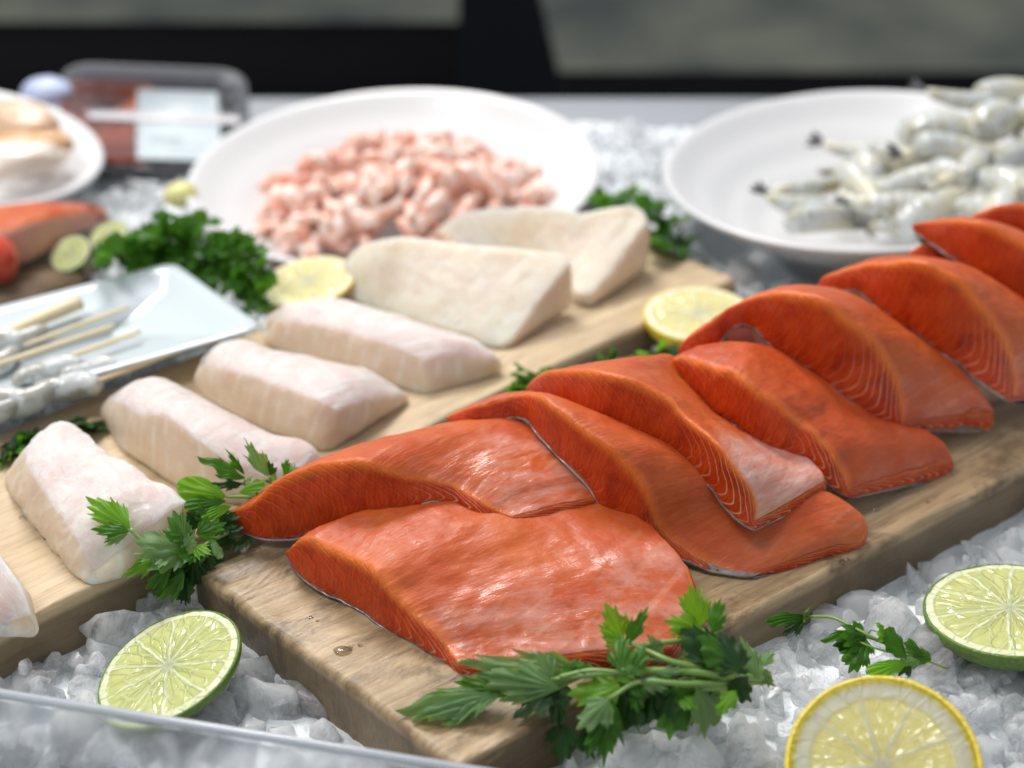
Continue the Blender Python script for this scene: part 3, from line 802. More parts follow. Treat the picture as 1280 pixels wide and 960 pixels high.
lip = plain('frosted_lip', (.80, .84, .90), .2, 0, 0, Transmission_Weight=.5)
tv, tf = tube([A + Vector((0, 0, .05)), B_ + Vector((0, 0, .05))], [.14, .14], 10)
mesh('edge_lip', tv, tf, lip, gr)

# ------------------------------------------------------------------ bowls
glaze = plain('white_glaze', (.74, .74, .75), .28, var=.02, Coat_Weight=.12, Coat_Roughness=.12)
def bowl(label, c, r, cx, cy, deg, ratio, depth=.42, name='serving_bowl'):
    q = face_quat(cx, cy, deg, ratio, 1)
    root = thing(name, label, 'bowl', c - (q @ Vector((0, 0, r * depth))), 'white ceramic bowls on the ice', q)
    pr = []
    def h(t): return depth * r * (max(0, t) ** 1.9)
    for i in range(41):                                          # inner surface with fine throwing ridges
        t = i / 40; rr = t * r * .985
        pr.append((max(rr, .001), h(t) + .35 + .035 * math.sin(t * 34) * (t > .3)))
    pr += [(r * 1.0, depth * r + .33), (r * 1.008, depth * r + .18), (r * .985, depth * r + .02)]
    for i in range(20): 
        t = 1 - i / 19 * .55; pr.append((t * r * .97, h(t * .99) - .02))
    pr += [(r * .42, -.25), (r * .38, -.25), (r * .36, .02), (.001, .02)]
    vs, fs = lathe(pr, 128)
    mesh('bowl_body', vs, fs, glaze, root, local=True)
    return root, q
bowl('wide white bowl holding the small pink shrimp', cB1, rB1, 493, 217, 4, .425, .40)
bowl('white bowl at the right holding the grey raw prawns', cB2, rB2, 1078, 209, 0, .40, .46)
bowl('white plate cut off at the left edge with beige fish chunks', cB3, rB3, -62, 183, -4, .41, .30, 'serving_plate')

# small cooked shrimp
def shrimp_mesh(k):
    rr = random.Random(k); pts, rad = [], []
    arc = rr.uniform(190, 250); R0 = rr.uniform(.52, .66); M_ = 40
    for i in range(M_ + 1):
        t = i / M_; a = R(arc * t); r0 = R0 * (1 - .25 * t)
        pts.append(Vector((r0 * math.cos(a), r0 * math.sin(a), .10 * math.sin(t * 5 + k))))
        env = (math.sin(math.pi * min(1, .12 + t * .88)) ** .5) * (1 - .45 * t)
        rad.append(max(.05, .36 * env * (1 + .06 * math.sin(t * 40))))
    return tube(pts, rad, 12)
n = N('pink_shrimp')
w = n.coord(); f = n.noise(w, 130, 3)
cc = n.mix(n.ramp(f, [(.38, 0), (.6, 1)]), (.84, .40, .28), (.93, .78, .70))
n.set(Base_Color=cc, Roughness=.3); n.sss(.5, (1, .5, .35), .3)
pinks = [shrimp_mesh(k) for k in range(6)]
pm = n.m; proto_p = []
rnd = random.Random(11)
mc = P(514, 262, -1.0)
cnt = 0
for k in range(290):
    a = rnd.uniform(0, 2 * math.pi); rr = math.sqrt(rnd.random()) * 1.0
    X = mc.x + rr * math.cos(a) * 8.6; Y = mc.y + 1.0 + rr * math.sin(a) * 7.2
    Z = -2.0 + 3.6 * (1 - rr ** 2.2) + .5 * noise.noise(Vector((X * .4, Y * .4, 0))) - rnd.uniform(0, .45)
    q = Quaternion((rnd.gauss(0, 1), rnd.gauss(0, 1), rnd.gauss(0, 1), rnd.gauss(0, 1))).normalized()
    if k < 6:
        o = mesh('cooked_shrimp', *pinks[k], pm, local=True); proto_p.append(o)
    else:
        o = proto_p[k % 6].copy(); C.objects.link(o)
    o.location = Vector((X, Y, Z)) * S; o.rotation_mode = 'QUATERNION'; o.rotation_quaternion = q; s_ = rnd.uniform(.95, 1.65); o.scale = (s_,) * 3
    tag(o, 'small curled pink shrimp in the heap in the wide white bowl', 'shrimp', 'small pink shrimp heaped in the white bowl')

# raw prawns
n = N('raw_prawn_body'); w = n.coord()
s_ = n.sep(w)
band = n.wave(w, 55, 1.5, 2, 1)
n.set(Base_Color=n.mix(n.smooth(n.noise(w, 60, 3), .35, .7), n.mix(n.smooth(n.noise(w, 120, 4, .7), .48, .62), (.60, .63, .62), (.26, .26, .20)), n.mix(n.math('MULTIPLY', n.smooth(band, .85, 1), .3), (.70, .66, .50), (.35, .33, .26))), Roughness=.22)
n.sss(.6, (1, .9, .7), .4); prawn_m = n.m
tail_m = plain('dark_prawn_tail', (.10, .10, .10), .3)
tail_o = plain('olive_prawn_tail', (.22, .18, .09), .3)
def prawn(px, py, z, deg, L, w, bend, tail, label, group):
    c = P(px, py, z); q = Quaternion((0, 0, 1), R(deg)) @ Quaternion((1, 0, 0), R(rnd.uniform(-70, 70))) @ Quaternion((0, 1, 0), R(rnd.uniform(-15, 15)))
    root = thing('raw_prawn', label, 'prawn', c, group, q)
    bend *= rnd.uniform(1.2, 2.0); pts, rad = [], []
    for i in range(33):
        t = i / 32; a = (t - .5) * bend
        pts.append(Vector((math.sin(a) / max(bend, .01) * L, -(1 - math.cos(a)) / max(bend, .01) * L, 0)))
        rad.append(max(.08, w * .8 * (math.sin(math.pi * (.1 + .8 * (1 - t) ** .8)) ** .6) * (1 - .5 * t) * (1 + .035 * math.sin(t * 44))))
    mesh('body', *tube(pts, rad, 16), prawn_m, root, local=True)
    e = pts[-1]; d = (pts[-1] - pts[-3]).normalized()
    tvs, tfs = [], []
    for k in (-1, 0, 1):
        dd = Matrix.Rotation(k * .45, 3, 'Z') @ d; sd = Vector((-dd.y, dd.x, 0)); b0 = len(tvs)
        prof = [(0, .09), (.3, .14), (.6, .17), (.85, .12), (1.0, .02)]
        for u, ww in prof:
            for sg, zz in ((-1, 0), (0, .07), (1, 0), (0, -.05)): tvs.append(tuple(e + dd * u + sd * ww * sg + Vector((0, 0, zz + k * .03))))
        for i in range(4):
            for j in range(4):
                a = b0 + i * 4 + j; b = b0 + i * 4 + (j + 1) % 4; tfs.append((a, b, b + 4, a + 4))
    mesh('tail', tvs, tfs, tail, root, local=True)
    return root
PR = [(995, 258, .9, 172, 3.2, .95, .7, tail_m), (1030, 272, 1.0, 15, 4.6, 1.25, .5, prawn_m), (1075, 190, 1.0, 168, 4.2, .85, .6, tail_m), (1090, 208, 1.3, 160, 4.2, 1.0, .6, tail_o),
      (1175, 222, 2.6, 172, 5.2, 1.3, .5, tail_m), (1100, 240, 1.9, 80, 3.6, 1.1, .9, tail_o), (1165, 262, 1.9, 25, 4.8, 1.6, .5, prawn_m), (1125, 284, 1.2, 178, 3.0, .8, .6, tail_m),
      (1180, 165, 3.9, 10, 4.0, 1.9, .7, prawn_m), (1200, 125, 5.2, 172, 3.6, .8, .6, tail_m), (1245, 150, 4.4, 40, 4.2, 1.8, .7, prawn_m), (1205, 192, 3.3, 5, 5.4, 1.4, .5, prawn_m),
      (1280, 225, 2.8, 60, 4.6, 1.5, .7, tail_o), (1130, 190, 2.2, 10, 4.2, 1.2, .6, tail_o), (1235, 250, 2.2, 150, 4.4, 1.4, .7, prawn_m), (1290, 180, 3.4, 100, 4.6, 1.5, .7, tail_m), (1130, 232, 1.5, 200, 4.6, 1.3, .6, prawn_m),
      (1260, 118, 5.0, 20, 4.0, 1.5, .6, prawn_m), (1085, 265, 1.2, 140, 3.8, 1.1, .6, tail_o), (1290, 135, 4.6, 70, 4.0, 1.4, .6, tail_o), (1010, 235, 1.0, 200, 4.0, .9, .6, tail_o)]
PR += [(rnd.uniform(1060, 1290), rnd.uniform(165, 270), 0, rnd.uniform(0, 360), rnd.uniform(3.6, 5), rnd.uniform(1.1, 1.6), .6, rnd.choice((tail_m, tail_o, prawn_m))) for _ in range(16)]
PR = [p if p[2] else (p[0], p[1], 1.2 + max(0, (p[0] - 1060) / 120) + (270 - p[1]) / 90, *p[3:]) for p in PR]
for a in PR: prawn(*a, 'plump grey raw prawn in the pile in the right white bowl', 'raw prawns piled in the right bowl')

def blob(name, label, cat, px, py, z, sx, sy, sz, m, deg=0, group=None, seed=0, amp=.18, mid=None):
    bm = bmesh.new(); bmesh.ops.create_icosphere(bm, subdivisions=4, radius=1)
    for v in bm.verts:
        d = v.co.normalized(); k = 1 + amp * noise.noise(d * 1.6 + Vector((seed * 3, 0, 0))) + amp * .4 * noise.noise(d * 4 + Vector((seed * 3, 0, 0)))
        v.co = Vector((d.x * sx * k, d.y * sy * k, d.z * sz * k))
    o = bm_obj(name, bm, m, None, local=True)
    o.location = P(px, py, z) * S; o.rotation_euler = (0, 0, R(deg)); tag(o, label, cat, group); return o
beige = plain('beige_fish', (.74, .52, .36), .3, 0, .1, 60, .12, Subsurface_Weight=.4, Subsurface_Scale=.004)
blob('fish_chunk', 'beige fish chunk at the top of the cropped left plate', 'fish chunk', 15, 152, 2.2, 3.2, 1.7, 1.1, beige, -25, 'beige fish chunks on the left plate', 1)
blob('fish_chunk', 'pale fish chunk lowest on the cropped left plate, in front of the beige one', 'fish chunk', 5, 200, 1.8, 3.3, 1.6, .9, plain('pale_fish', (.78, .70, .60), .3, Subsurface_Weight=.4, Subsurface_Scale=.004), 20, 'beige fish chunks on the left plate', 2)
blob('fish_chunk', 'orange beige fish chunk in the middle of the cropped left plate', 'fish chunk', 40, 175, 1.7, 2.4, 1.4, .8, plain('tan_fish', (.68, .42, .22), .3), -20, 'beige fish chunks on the left plate', 3)

# ------------------------------------------------------------------ packaged salmon in a black tray, far left
pc = TRAY.copy(); pq = face_quat(195, 150, -2, .50, 1); ppc = FP / (pc - CAM).dot(FW)
def pl(px, py): return ((px - 195) / ppc, (150 - py) / (ppc * .50))
root = thing('black_tray', 'black plastic food tray behind the left plate, wrapped in film with a white label', 'food tray', pc, None, pq)
def rrect(hx, hy, r, k=6):
    o = []
    for cx, cy, a0 in ((hx - r, hy - r, 0), (-hx + r, hy - r, 90), (-hx + r, -hy + r, 180), (hx - r, -hy + r, 270)):
        for i in range(k + 1):
            a = R(a0 + 90 * i / k); o.append((cx + r * math.cos(a), cy + r * math.sin(a)))
    return o
def dish(levels, cx=0, cy=0):
    vs, fs = [], []
    for hx, hy, r, z in levels: vs += [(x + cx, y + cy, z) for x, y in rrect(hx, hy, r)]
    K = 28
    for i in range(len(levels) - 1):
        for j in range(K): fs.append((i * K + j, i * K + (j + 1) % K, (i + 1) * K + (j + 1) % K, (i + 1) * K + j))
    fs.append(tuple(range(K))); fs.append(tuple(range((len(levels) - 1) * K, len(levels) * K))[::-1])
    return vs, fs
mesh('tray_shell', *dish([(4.6, 4.6, 1.4, -1.4), (5.6, 6.2, 1.8, .3), (5.8, 6.4, 1.9, .35), (5.8, 6.4, 1.9, .25), (5.5, 6.1, 1.7, .2), (4.5, 4.5, 1.3, -1.1)]), plain('black_plastic', (.10, .105, .12), .3), root, local=True)
film = N('cling_film'); film.set(Base_Color=(1, 1, 1, 1), Roughness=.08, Transmission_Weight=1.0, IOR=1.1, Alpha=.25)
film.set(Normal=film.bump(film.noise(film.coord(), 90, 4), .4))
mesh('film', *dish([(5.4, 5.4, 1.7, .42), (5.4, 5.4, 1.7, .44)]), film.m, root, local=True)
lab = mesh('label', *dish([(2.5, 4.2, .1, .50), (2.5, 4.2, .1, .52)], *pl(222, 163)), plain('label_paper', (.56, .63, .67), .5, var=.03), root, local=True)
dk = plain('label_ink', (.10, .12, .14), .5)
bx, by = pl(208, 182)
vs, fs = [], []
for i in range(9):
    x = bx - .9 + i * .22; w_ = .05 + .05 * (i % 3 == 0); b0 = len(vs)
    vs += [(x, by - .45, .535), (x + w_, by - .45, .535), (x + w_, by + .35, .535), (x, by + .35, .535)]; fs.append((b0, b0 + 1, b0 + 2, b0 + 3))
mesh('barcode', vs, fs, dk, lab, local=True)
vs, fs = [], []
for i, (x, y_, w_) in enumerate(((220, 128, 1.8), (220, 137, 2.2), (232, 190, 1.2), (235, 200, 1.4))):
    a, b = pl(x, y_); b0 = len(vs); vs += [(a - w_, b, .535), (a + w_, b, .535), (a + w_, b + .12, .535), (a - w_, b + .12, .535)]; fs.append((b0, b0 + 1, b0 + 2, b0 + 3))
mesh('print_line', vs, fs, plain('label_grey_ink', (.35, .42, .45), .5), lab, local=True)
mesh('glare_band', *dish([(4.6, .5, .2, .56), (4.6, .5, .2, .60)], *pl(205, 156)), plain('glare_white', (.75, .73, .75), .3, var=.02), root, local=True)  # glare along a fold of the film, modelled as a solid white strip
sl = mesh('packed_salmon', *dish([(2.6, 3.6, .8, -1.0), (2.8, 4.0, .8, .2), (2.5, 3.6, .8, .38)], *pl(137, 150)), plain('packed_salmon', (.78, .17, .08), .3, 0, .1, 80, .25), root, local=True)
o = blob('paper_packet', 'small bluish white packet next to the black food tray', 'packet', 58, 115, .4, 1.6, 1.3, .9, plain('bluish_packet', (.52, .58, .80), .4), 0, None, 5, .1)
o = blob('lemon_chunk', 'blurred bit of pale lemon above the curly parsley', 'lemon', 226, 244, .2, .9, .9, .7, plain('pale_lemon', (.72, .68, .28), .4), 0, None, 6, .1)

# salmon piece, small board and tomato at the far left
fillet('salmon_fillet', 'blurred pink salmon piece on a small board below the left plate', 'salmon fillet', None,
  [(-70, 302), (0, 288), (60, 273), (100, 266), (130, 263)], [(-70, 360, .3), (0, 342, .3), (50, 322, .3), (100, 292, .3), (133, 268, .3)],
  [(-70, 274, 1.6), (0, 258, 1.8), (70, 253, 1.6), (110, 254, 1.3), (131, 260, .9)], [salmon_mats(20)[0], plain('pink_cut_face', (.72, .36, .27), .35, 0, .06, 60, .1, Subsurface_Weight=.4, Subsurface_Scale=.004), salmon_mats(21)[2]], sk, seed=20, thick=(1.4, .7), n=50, m=16, k=8)
qa, qb, qc, qd = P(-60, 420, -.1), P(95, 352, -.1), P(140, 270, -.1), P(-60, 300, -.1)
vs = [tuple(p) for p in (qa, qb, qc, qd)] + [tuple(p - Vector((0, 0, 1.5))) for p in (qa, qb, qc, qd)]
bm = bmesh.new(); bv = [bm.verts.new(v) for v in vs]
for f in ((0, 1, 2, 3), (7, 6, 5, 4), (0, 4, 5, 1), (1, 5, 6, 2), (2, 6, 7, 3), (3, 7, 4, 0)): bm.faces.new([bv[i] for i in f])
bmesh.ops.bevel(bm, geom=list(bm.edges), offset=.15, segments=3, affect='EDGES')
tag(bm_obj('serving_board', bm, wood_mat('brown_wood', (.30, .20, .12), (.16, .10, .06), .2, .3)), 'small brown board under the blurred pink salmon piece at the left', 'serving board', 'wooden serving boards')
tom = thing('cherry_tomato', 'red cherry tomato cut off by the left edge', 'tomato', P(-8, 325, .2))
bm = bmesh.new(); bmesh.ops.create_uvsphere(bm, u_segments=32, v_segments=20, radius=1.2)
for v in bm.verts: v.co = v.co + P(-8, 325, 1.3)
bm_obj('tomato_flesh', bm, plain('tomato_red', (.62, .06, .02), .15, var=.1, Coat_Weight=.5), tom)

# ------------------------------------------------------------------ square white dish with skewers
dR, dT = P(338, 408, 1.5), P(210, 331, 1.5)
dl = ((P(0, 520, 1.5) - P(255, 440, 1.5)).normalized() + (P(0, 379, 1.5) - P(205, 332, 1.5)).normalized()).normalized()
dC = (dR + dT) / 2 + dl * 10; ux = -dl; uy = Vector((-ux.y, ux.x, 0)); hw = abs((dT - dR).dot(uy)) / 2
sk_ = (dT - dR).dot(ux) / (2 * hw)                      # the far corner sits slightly along the edge
root = thing('square_dish', 'white square dish holding the shrimp skewers, left of the white fish', 'dish', dC - Vector((0, 0, 1.2)))
lv = [(8.6, -1.6, .5, -1.1), (9.6, -.35, .7, -.1), (10.0, 0, .7, 0), (9.95, -.05, .7, .10), (9.4, -.55, .6, .02), (8.9, -1.3, .5, -.55), (4, -5, .3, -.62), (.1, -hw + .1, .05, -.62)]
vs, fs = [], []
for hx, iy, r, z in lv:
    for x, y_ in rrect(hx, hw + iy, r): vs.append(tuple(dC + ux * (x + sk_ * y_ * .6) + uy * y_ + Vector((0, 0, z))))
for i in range(len(lv) - 1):
    for j in range(28): fs.append((i * 28 + j, i * 28 + (j + 1) % 28, (i + 1) * 28 + (j + 1) % 28, (i + 1) * 28 + j))
fs.append(tuple(range(28))[::-1]); fs.append(tuple(range((len(lv) - 1) * 28, len(lv) * 28)))
mesh('dish_body', vs, fs, plain('blue_white_glaze', (.66, .73, .77), .14, var=.02, Coat_Weight=.4), root)
bam = plain('bamboo', (.80, .68, .44), .5, 0, .03, 200, .15); zsk = 1.5
for a, b, r, lb in (((-30, 432, 1.4), (100, 378, 1.6), .30, 'broad flat bamboo skewer end, farthest back in the square dish'),
                    ((30, 432, 1.4), (160, 384, 1.5), .15, 'thin bamboo skewer second from the back of the square dish'),
                    ((-10, 458, 1.5), (142, 407, 1.5), .17, 'long bamboo skewer in the middle of the square dish, dark at its shrimp end'),
                    ((70, 452, 1.3), (175, 414, 1.4), .17, 'bamboo skewer pointing right above the grey shrimp'),
                    ((100, 484, 1.3), (264, 423, 1.4), .16, 'bamboo skewer lying alone nearest the front rim of the square dish')):
    o = thing('bamboo_skewer', lb, 'skewer', P(*a), 'bamboo skewers in the square dish')
    flat = r > .25
    tv, tf = tube([P(*a), P(*b)], [r * (.6 if not flat else .45), r * .7, r * (.65 if not flat else 1.0), r * (.6 if not flat else 1.1)], 12, n=14)
    mesh('stick', tv, tf, bam, o)
rm = N('raw_shrimp'); w = rm.coord(); rm.set(Base_Color=rm.mix(rm.smooth(rm.noise(w, 130, 4), .42, .62), (.66, .68, .68), (.40, .39, .35)), Roughness=.2); rm.sss(.6, (1, .9, .8), .4)
for k, (x, y_, d, ln, w_) in enumerate(((20, 420, 20, 3.0, .8), (60, 470, 30, 3.2, .7), (25, 492, 25, 3.4, .85), (80, 490, 15, 3.0, .8), (-15, 452, 40, 3.0, .8), (110, 465, 25, 2.6, .6), (-10, 510, 10, 2.6, .7))):
    o = thing('peeled_shrimp', 'translucent grey peeled shrimp piece threaded on the skewers in the square dish', 'shrimp', P(x, y_, 1.25), 'peeled shrimp on the skewers', Quaternion((0, 0, 1), R(d + 180 * (k % 2))))
    pts = [Vector((math.sin((t - .5) * 2.0) * ln / 2, -math.cos((t - .5) * 2.0) * ln / 2.4 + .8, .1 * math.sin(t * 9))) for t in np.linspace(0, 1, 24)]
    mesh('body', *tube(pts, [w_ * max(.15, math.sin(math.pi * (.12 + .8 * t)) ** .6) * (1 - .35 * t) * .85 * (1 + .02 * math.sin(t * 40)) for t in np.linspace(0, 1, 24)], 14), rm.m, o, local=True)

# ------------------------------------------------------------------ citrus
lime_f = lambda rad, off, nm='lime_cut_face': citrus_mat(nm, (.50, .54, .15), (.64, .66, .30), (.74, .78, .50), (.24, .36, .07), 10, .87, .955, off, rad)
lime_p = peel_mat('lime_peel', (.09, .17, .02), (.15, .25, .035)); lemon_p = peel_mat('lemon_peel', (.80, .58, .03), (.86, .68, .08))
def half(name, label, cat, px, py, z, semi, deg, ratio, away, fm, pmat, hgt=.85, group=None, base=True):
    c = P(px, py, z); r = semi / FP * (c - CAM).dot(FW); q = face_quat(px, py, deg, ratio, away)
    root = thing(name, label, cat, c, group, q)
    vs, fs = lathe([(max(.001, r * .965 * t), .05 * (1 - t ** 8) + .02) for t in np.linspace(0, 1, 22)], 96)
    for i, v in enumerate(vs):
        v = Vector(v); vs[i] = (v.x, v.y, v.z + .03 * noise.noise(v * 2.2) + .015 * noise.noise(v * 7))
    mesh('cut_flesh', vs, fs, fm(r), root, local=True)
    pr = [(r * .95, .0), (r * .975, .035), (r * .993, .02), (r * 1.0, -.05)] + [(r * math.cos(R(a)) , -r * hgt * math.sin(R(a)) - .05) for a in range(4, 90, 4)] + [(.001, -r * hgt - .1)]
    vs, fs = lathe(pr, 96)
    mesh('peel', vs, fs, pmat, root, local=True)
    return root, r
half('lime_half', 'cut lime half tilted on the ice between the two boards at the front left', 'lime', 211, 833, -.55, 96, 34, .60, 1, lambda r: lime_f(r, .02, 'lime_cut_face_near'), lime_p, .38, 'cut lime halves on the ice')
half('lime_half', 'cut lime half lying face up on the ice at the right edge', 'lime', 1262, 761, -.1, 105, -4, .55, 1, lambda r: lime_f(r, .05, 'lime_cut_face_flat'), lime_p, .5, 'cut lime halves on the ice')
half('lime_half', 'blurred pale lime slice leaning beside the square dish, left one', 'lime', 88, 317, .5, 27, 40, .7, 1, lambda r: lime_f(r, 0, 'lime_cut_face_far'), lime_p, .5, 'cut lime halves on the ice')
half('lime_half', 'blurred dark peeled lime piece touching the curly parsley', 'lime', 136, 294, .6, 25, 30, .6, 1, lambda r: lime_f(r, 0, 'lime_cut_face_back'), lime_p, .7, 'cut lime halves on the ice')
lem = lambda nm, t=0.0, ro=.84: (lambda r: citrus_mat(nm, (.80, .70, .22), (.86, .80, .40), (.84, .82, .60), (.86, .68, .06), 10, ro, .94, .03, r, t))
half('lemon_half', 'cut lemon half face up on the gap between boards behind the salmon', 'lemon', 873, 392, .3, 69, -3, .50, 1, lem('lemon_half_face'), lemon_p, .62, 'cut lemons')
half('lemon_slice', 'blurred lemon slice poking out left of the large pale fish slab', 'lemon', 385, 352, .6, 60, 14, .50, 1, lem('lemon_slice_face'), lemon_p, .2, 'cut lemons')
half('lemon_slice', 'blurred thinner lemon slice beneath the other behind the long low fish', 'lemon', 362, 368, .2, 40, 20, .50, 1, lem('lemon_slice_face_low'), lemon_p, .2, 'cut lemons')
# the standing slice in the foreground
px, py, z = 1103, 958, .2
c = P(px, py, z); r = 121 / FP * (c - CAM).dot(FW); q = face_quat(px, py, 0, .95, 1)
root = thing('lemon_slice', 'round lemon slice standing upright on the ice at the bottom edge', 'lemon', c, 'cut lemons', q)
vs, fs = lathe([(max(.001, r * .955 * t), .02 + .012 * math.sin(t * 40)) for t in np.linspace(0, 1, 24)] + [(r * .955 * t, -.75) for t in np.linspace(1, .0003, 12)], 96)
mesh('pulp', vs, fs, citrus_mat('lemon_standing_face', (.84, .74, .26), (.88, .80, .42), (.70, .68, .50), (.86, .66, .05), 9, .73, .875, .045, r, .3, .6), root, local=True)
vs, fs = lathe([(r * .94, .0), (r * .95, .035), (r * .985, .03), (r, -.06), (r * 1.005, -.35), (r, -.66), (r * .98, -.76), (r * .94, -.74)], 96)
mesh('peel', vs, fs, lemon_p, root, local=True)

# ------------------------------------------------------------------ parsley
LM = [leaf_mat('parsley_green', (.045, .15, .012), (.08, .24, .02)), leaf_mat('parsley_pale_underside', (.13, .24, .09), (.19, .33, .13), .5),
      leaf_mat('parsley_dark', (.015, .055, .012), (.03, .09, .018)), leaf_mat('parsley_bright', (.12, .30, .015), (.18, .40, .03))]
STEM = plain('parsley_stem', (.20, .34, .08), .35, var=.2, Subsurface_Weight=.2, Subsurface_Scale=.002)
def leaflet(a, b, spread=70, seed=0, fold=.35, roll=0.0, droop=.18, lobes=3, na=109, nr_=7):
    rr = random.Random(seed * 31 + 5); a, b = Vector(a), Vector(b)
    L = (b - a).length; Y = (b - a) / L
    nrm = Vector((rr.uniform(-.3, .3), rr.uniform(-.75, -.25), 1.0)); nrm -= Y * nrm.dot(Y)
    if nrm.length < .1: nrm = Y.orthogonal()
    nrm.normalize(); nrm = Quaternion(Y, roll + rr.uniform(-.35, .35)) @ nrm; X = Y.cross(nrm)
    cen = [(0, 1.0, 1.0), (-.62, .74, .8), (.62, .74, .8)] if lobes == 3 else [(0, 1, 1), (-.42, .82, .7), (.42, .80, .7), (-.85, .55, .6), (.85, .58, .6)] if lobes == 5 else [(0, 1.0, 2.2)]
    cen = [(c_ + rr.uniform(-.05, .05), l_ * rr.uniform(.88, 1.1) if c_ else l_, w_) for c_, l_, w_ in cen]
    vs, fs, uv = [], [], []
    tooth = rr.uniform(6.2, 7.6); ph = rr.uniform(0, 6)
    for i in range(na):
        u = -1 + 2 * i / (na - 1); th = R(spread) * u; best = .10
        for c_, l_, w_ in cen:
            t = abs(u - c_) / (.47 * w_)
            if t < 1:
                v = l_ * (1 - .50 * t ** 1.9)
                if lobes > 1: v *= 1 - .20 * abs(2 * (((u - c_) / w_ * tooth * .62 + .5) % 1) - 1)
                best = max(best, v)
        best *= 1 - .22 * abs(u) ** 2 if lobes > 1 else max(.05, (1 - abs(u) ** 2.5)) * .5 + .5
        for j in range(nr_):
            r_ = best * (j / (nr_ - 1)); x = math.sin(th) * r_; y_ = math.cos(th) * r_
            z_ = -fold * abs(x) - droop * y_ * y_ + .10 * noise.noise(Vector((x * 4, y_ * 4, seed))) * (j / nr_) * 1.6 + .035 * math.sin(u * 20) * r_
            vs.append(tuple(a + (X * x + Y * y_ + nrm * (z_ + droop * y_)) * L)); uv.append((u * .5 + .5, r_))
    for i in range(na - 1):
        for j in range(nr_ - 1):
            q0 = i * nr_ + j; fs.append((q0, q0 + 1, q0 + nr_ + 1, q0 + nr_))
    return vs, fs, uv
def sprig(name, label, leaves, stems, base, group=None, cat='parsley'):
    root = thing(name, label, cat, P(*base), group)
    for k, lf in enumerate(leaves):
        (ax, ay, az), (bx_, by_, bz), m_ = lf[:3]; kw = lf[3] if len(lf) > 3 else {}
        v, f_, uv = leaflet(P(ax, ay, az), P(bx_, by_, bz), seed=k + 3, **kw)
        mesh('leaf', v, f_, LM[m_], root, uvs={'leaf': uv})
    for pts, r in stems:
        mesh('stem', *tube([P(*p) for p in pts], [r, r * .9, r * .6], 10, n=26), STEM, root)
    return root
W5 = dict(lobes=5, spread=82); W3 = dict(spread=66); NR = dict(spread=42); OV = dict(lobes=1, spread=38, fold=.5); D = dict(spread=60, roll=.5)
front = [
 ((700, 861, 1.2), (590, 838, 1.2), 1, dict(spread=36, roll=-.3)), ((740, 843, 1.4), (568, 834, 1.0), 1, dict(spread=26, fold=.5)), ((690, 845, 1.3), (610, 868, .6), 0, dict(spread=46)),
 ((630, 865, .7), (492, 888, .25), 1, dict(spread=30, fold=.5)), ((626, 866, .7), (512, 900, .15), 1, dict(spread=26, roll=.5)), ((625, 866, .7), (560, 902, .15), 1, dict(spread=34, roll=.4)), ((622, 862, .7), (566, 852, .6), 0, NR),
 ((690, 846, 1.4), (672, 812, 2.0), 1, dict(spread=60)), ((700, 846, 1.4), (728, 824, 1.8), 0, NR),
 ((778, 800, 2.0), (760, 752, 3.2), 3, dict(spread=58)), ((782, 806, 2.0), (812, 757, 3.1), 0, dict(spread=30)), ((775, 806, 2.0), (750, 790, 2.2), 3, W3), ((776, 838, 2.0), (775, 790, 2.6), 0, dict(spread=58)), ((785, 842, 2.0), (806, 806, 2.4), 0, W3),
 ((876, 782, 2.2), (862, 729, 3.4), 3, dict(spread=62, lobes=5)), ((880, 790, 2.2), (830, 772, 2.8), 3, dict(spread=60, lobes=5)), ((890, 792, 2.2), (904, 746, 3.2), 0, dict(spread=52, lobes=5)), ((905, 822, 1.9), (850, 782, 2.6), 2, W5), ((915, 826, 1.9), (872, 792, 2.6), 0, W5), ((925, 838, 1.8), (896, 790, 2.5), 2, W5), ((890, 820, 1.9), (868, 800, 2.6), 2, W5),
 ((950, 850, .8), (924, 794, 1.6), 1, dict(spread=44)), ((945, 838, .8), (970, 858, .2), 1, dict(spread=44)), ((952, 832, .8), (968, 812, .9), 1, NR),
 ((765, 872, 1.3), (754, 962, -.8), 0, dict(spread=34)), ((762, 874, 1.4), (722, 915, .6), 1, W3), ((768, 880, 1.3), (735, 945, -.5), 0, NR), ((692, 862, 1.0), (700, 912, .1), 2, W3), ((690, 860, 1.0), (640, 900, .2), 2, D),
 ((852, 858, 1.6), (836, 928, -.6), 0, dict(spread=60, lobes=5)), ((870, 862, 1.5), (906, 890, -.3), 1, W5), ((842, 868, 1.4), (808, 896, .3), 2, W3), ((775, 858, 1.5), (708, 872, .9), 3, W3), ((820, 842, 1.8), (856, 838, 1.9), 1, dict(spread=36)), ((800, 850, 1.8), (836, 862, 1.6), 1, NR),
 ((705, 905, .1), (700, 958, -1.0), 2, W3), ((730, 910, .1), (745, 950, -1.0), 2, W3), ((860, 865, 1.2), (868, 905, -.4), 2, W5), ((820, 866, 1.2), (790, 905, -.2), 2, D), ((800, 822, 1.8), (760, 828, 1.8), 0, NR), ((830, 820, 1.8), (808, 792, 2.4), 1, NR),
 ((880, 850, 1.3), (880, 885, -.2), 0, W5), ((790, 868, 1.2), (770, 912, -.2), 2, W5), ((715, 862, 1.0), (672, 882, .5), 2, W3), ((750, 842, 1.6), (716, 826, 1.8), 0, NR)]
_r = random.Random(21)
for _ in range(16):
    ax_, ay_ = _r.uniform(770, 925), _r.uniform(822, 868)
    an_ = _r.uniform(.2, 2.9)
    front.append(((ax_, ay_, 1.3), (ax_ + 42 * math.cos(an_), ay_ + 40 * math.sin(an_), _r.uniform(-.6, 1.2)), _r.choice((0, 0, 2, 1, 3)), dict(lobes=_r.choice((3, 5)), spread=_r.uniform(48, 74))))
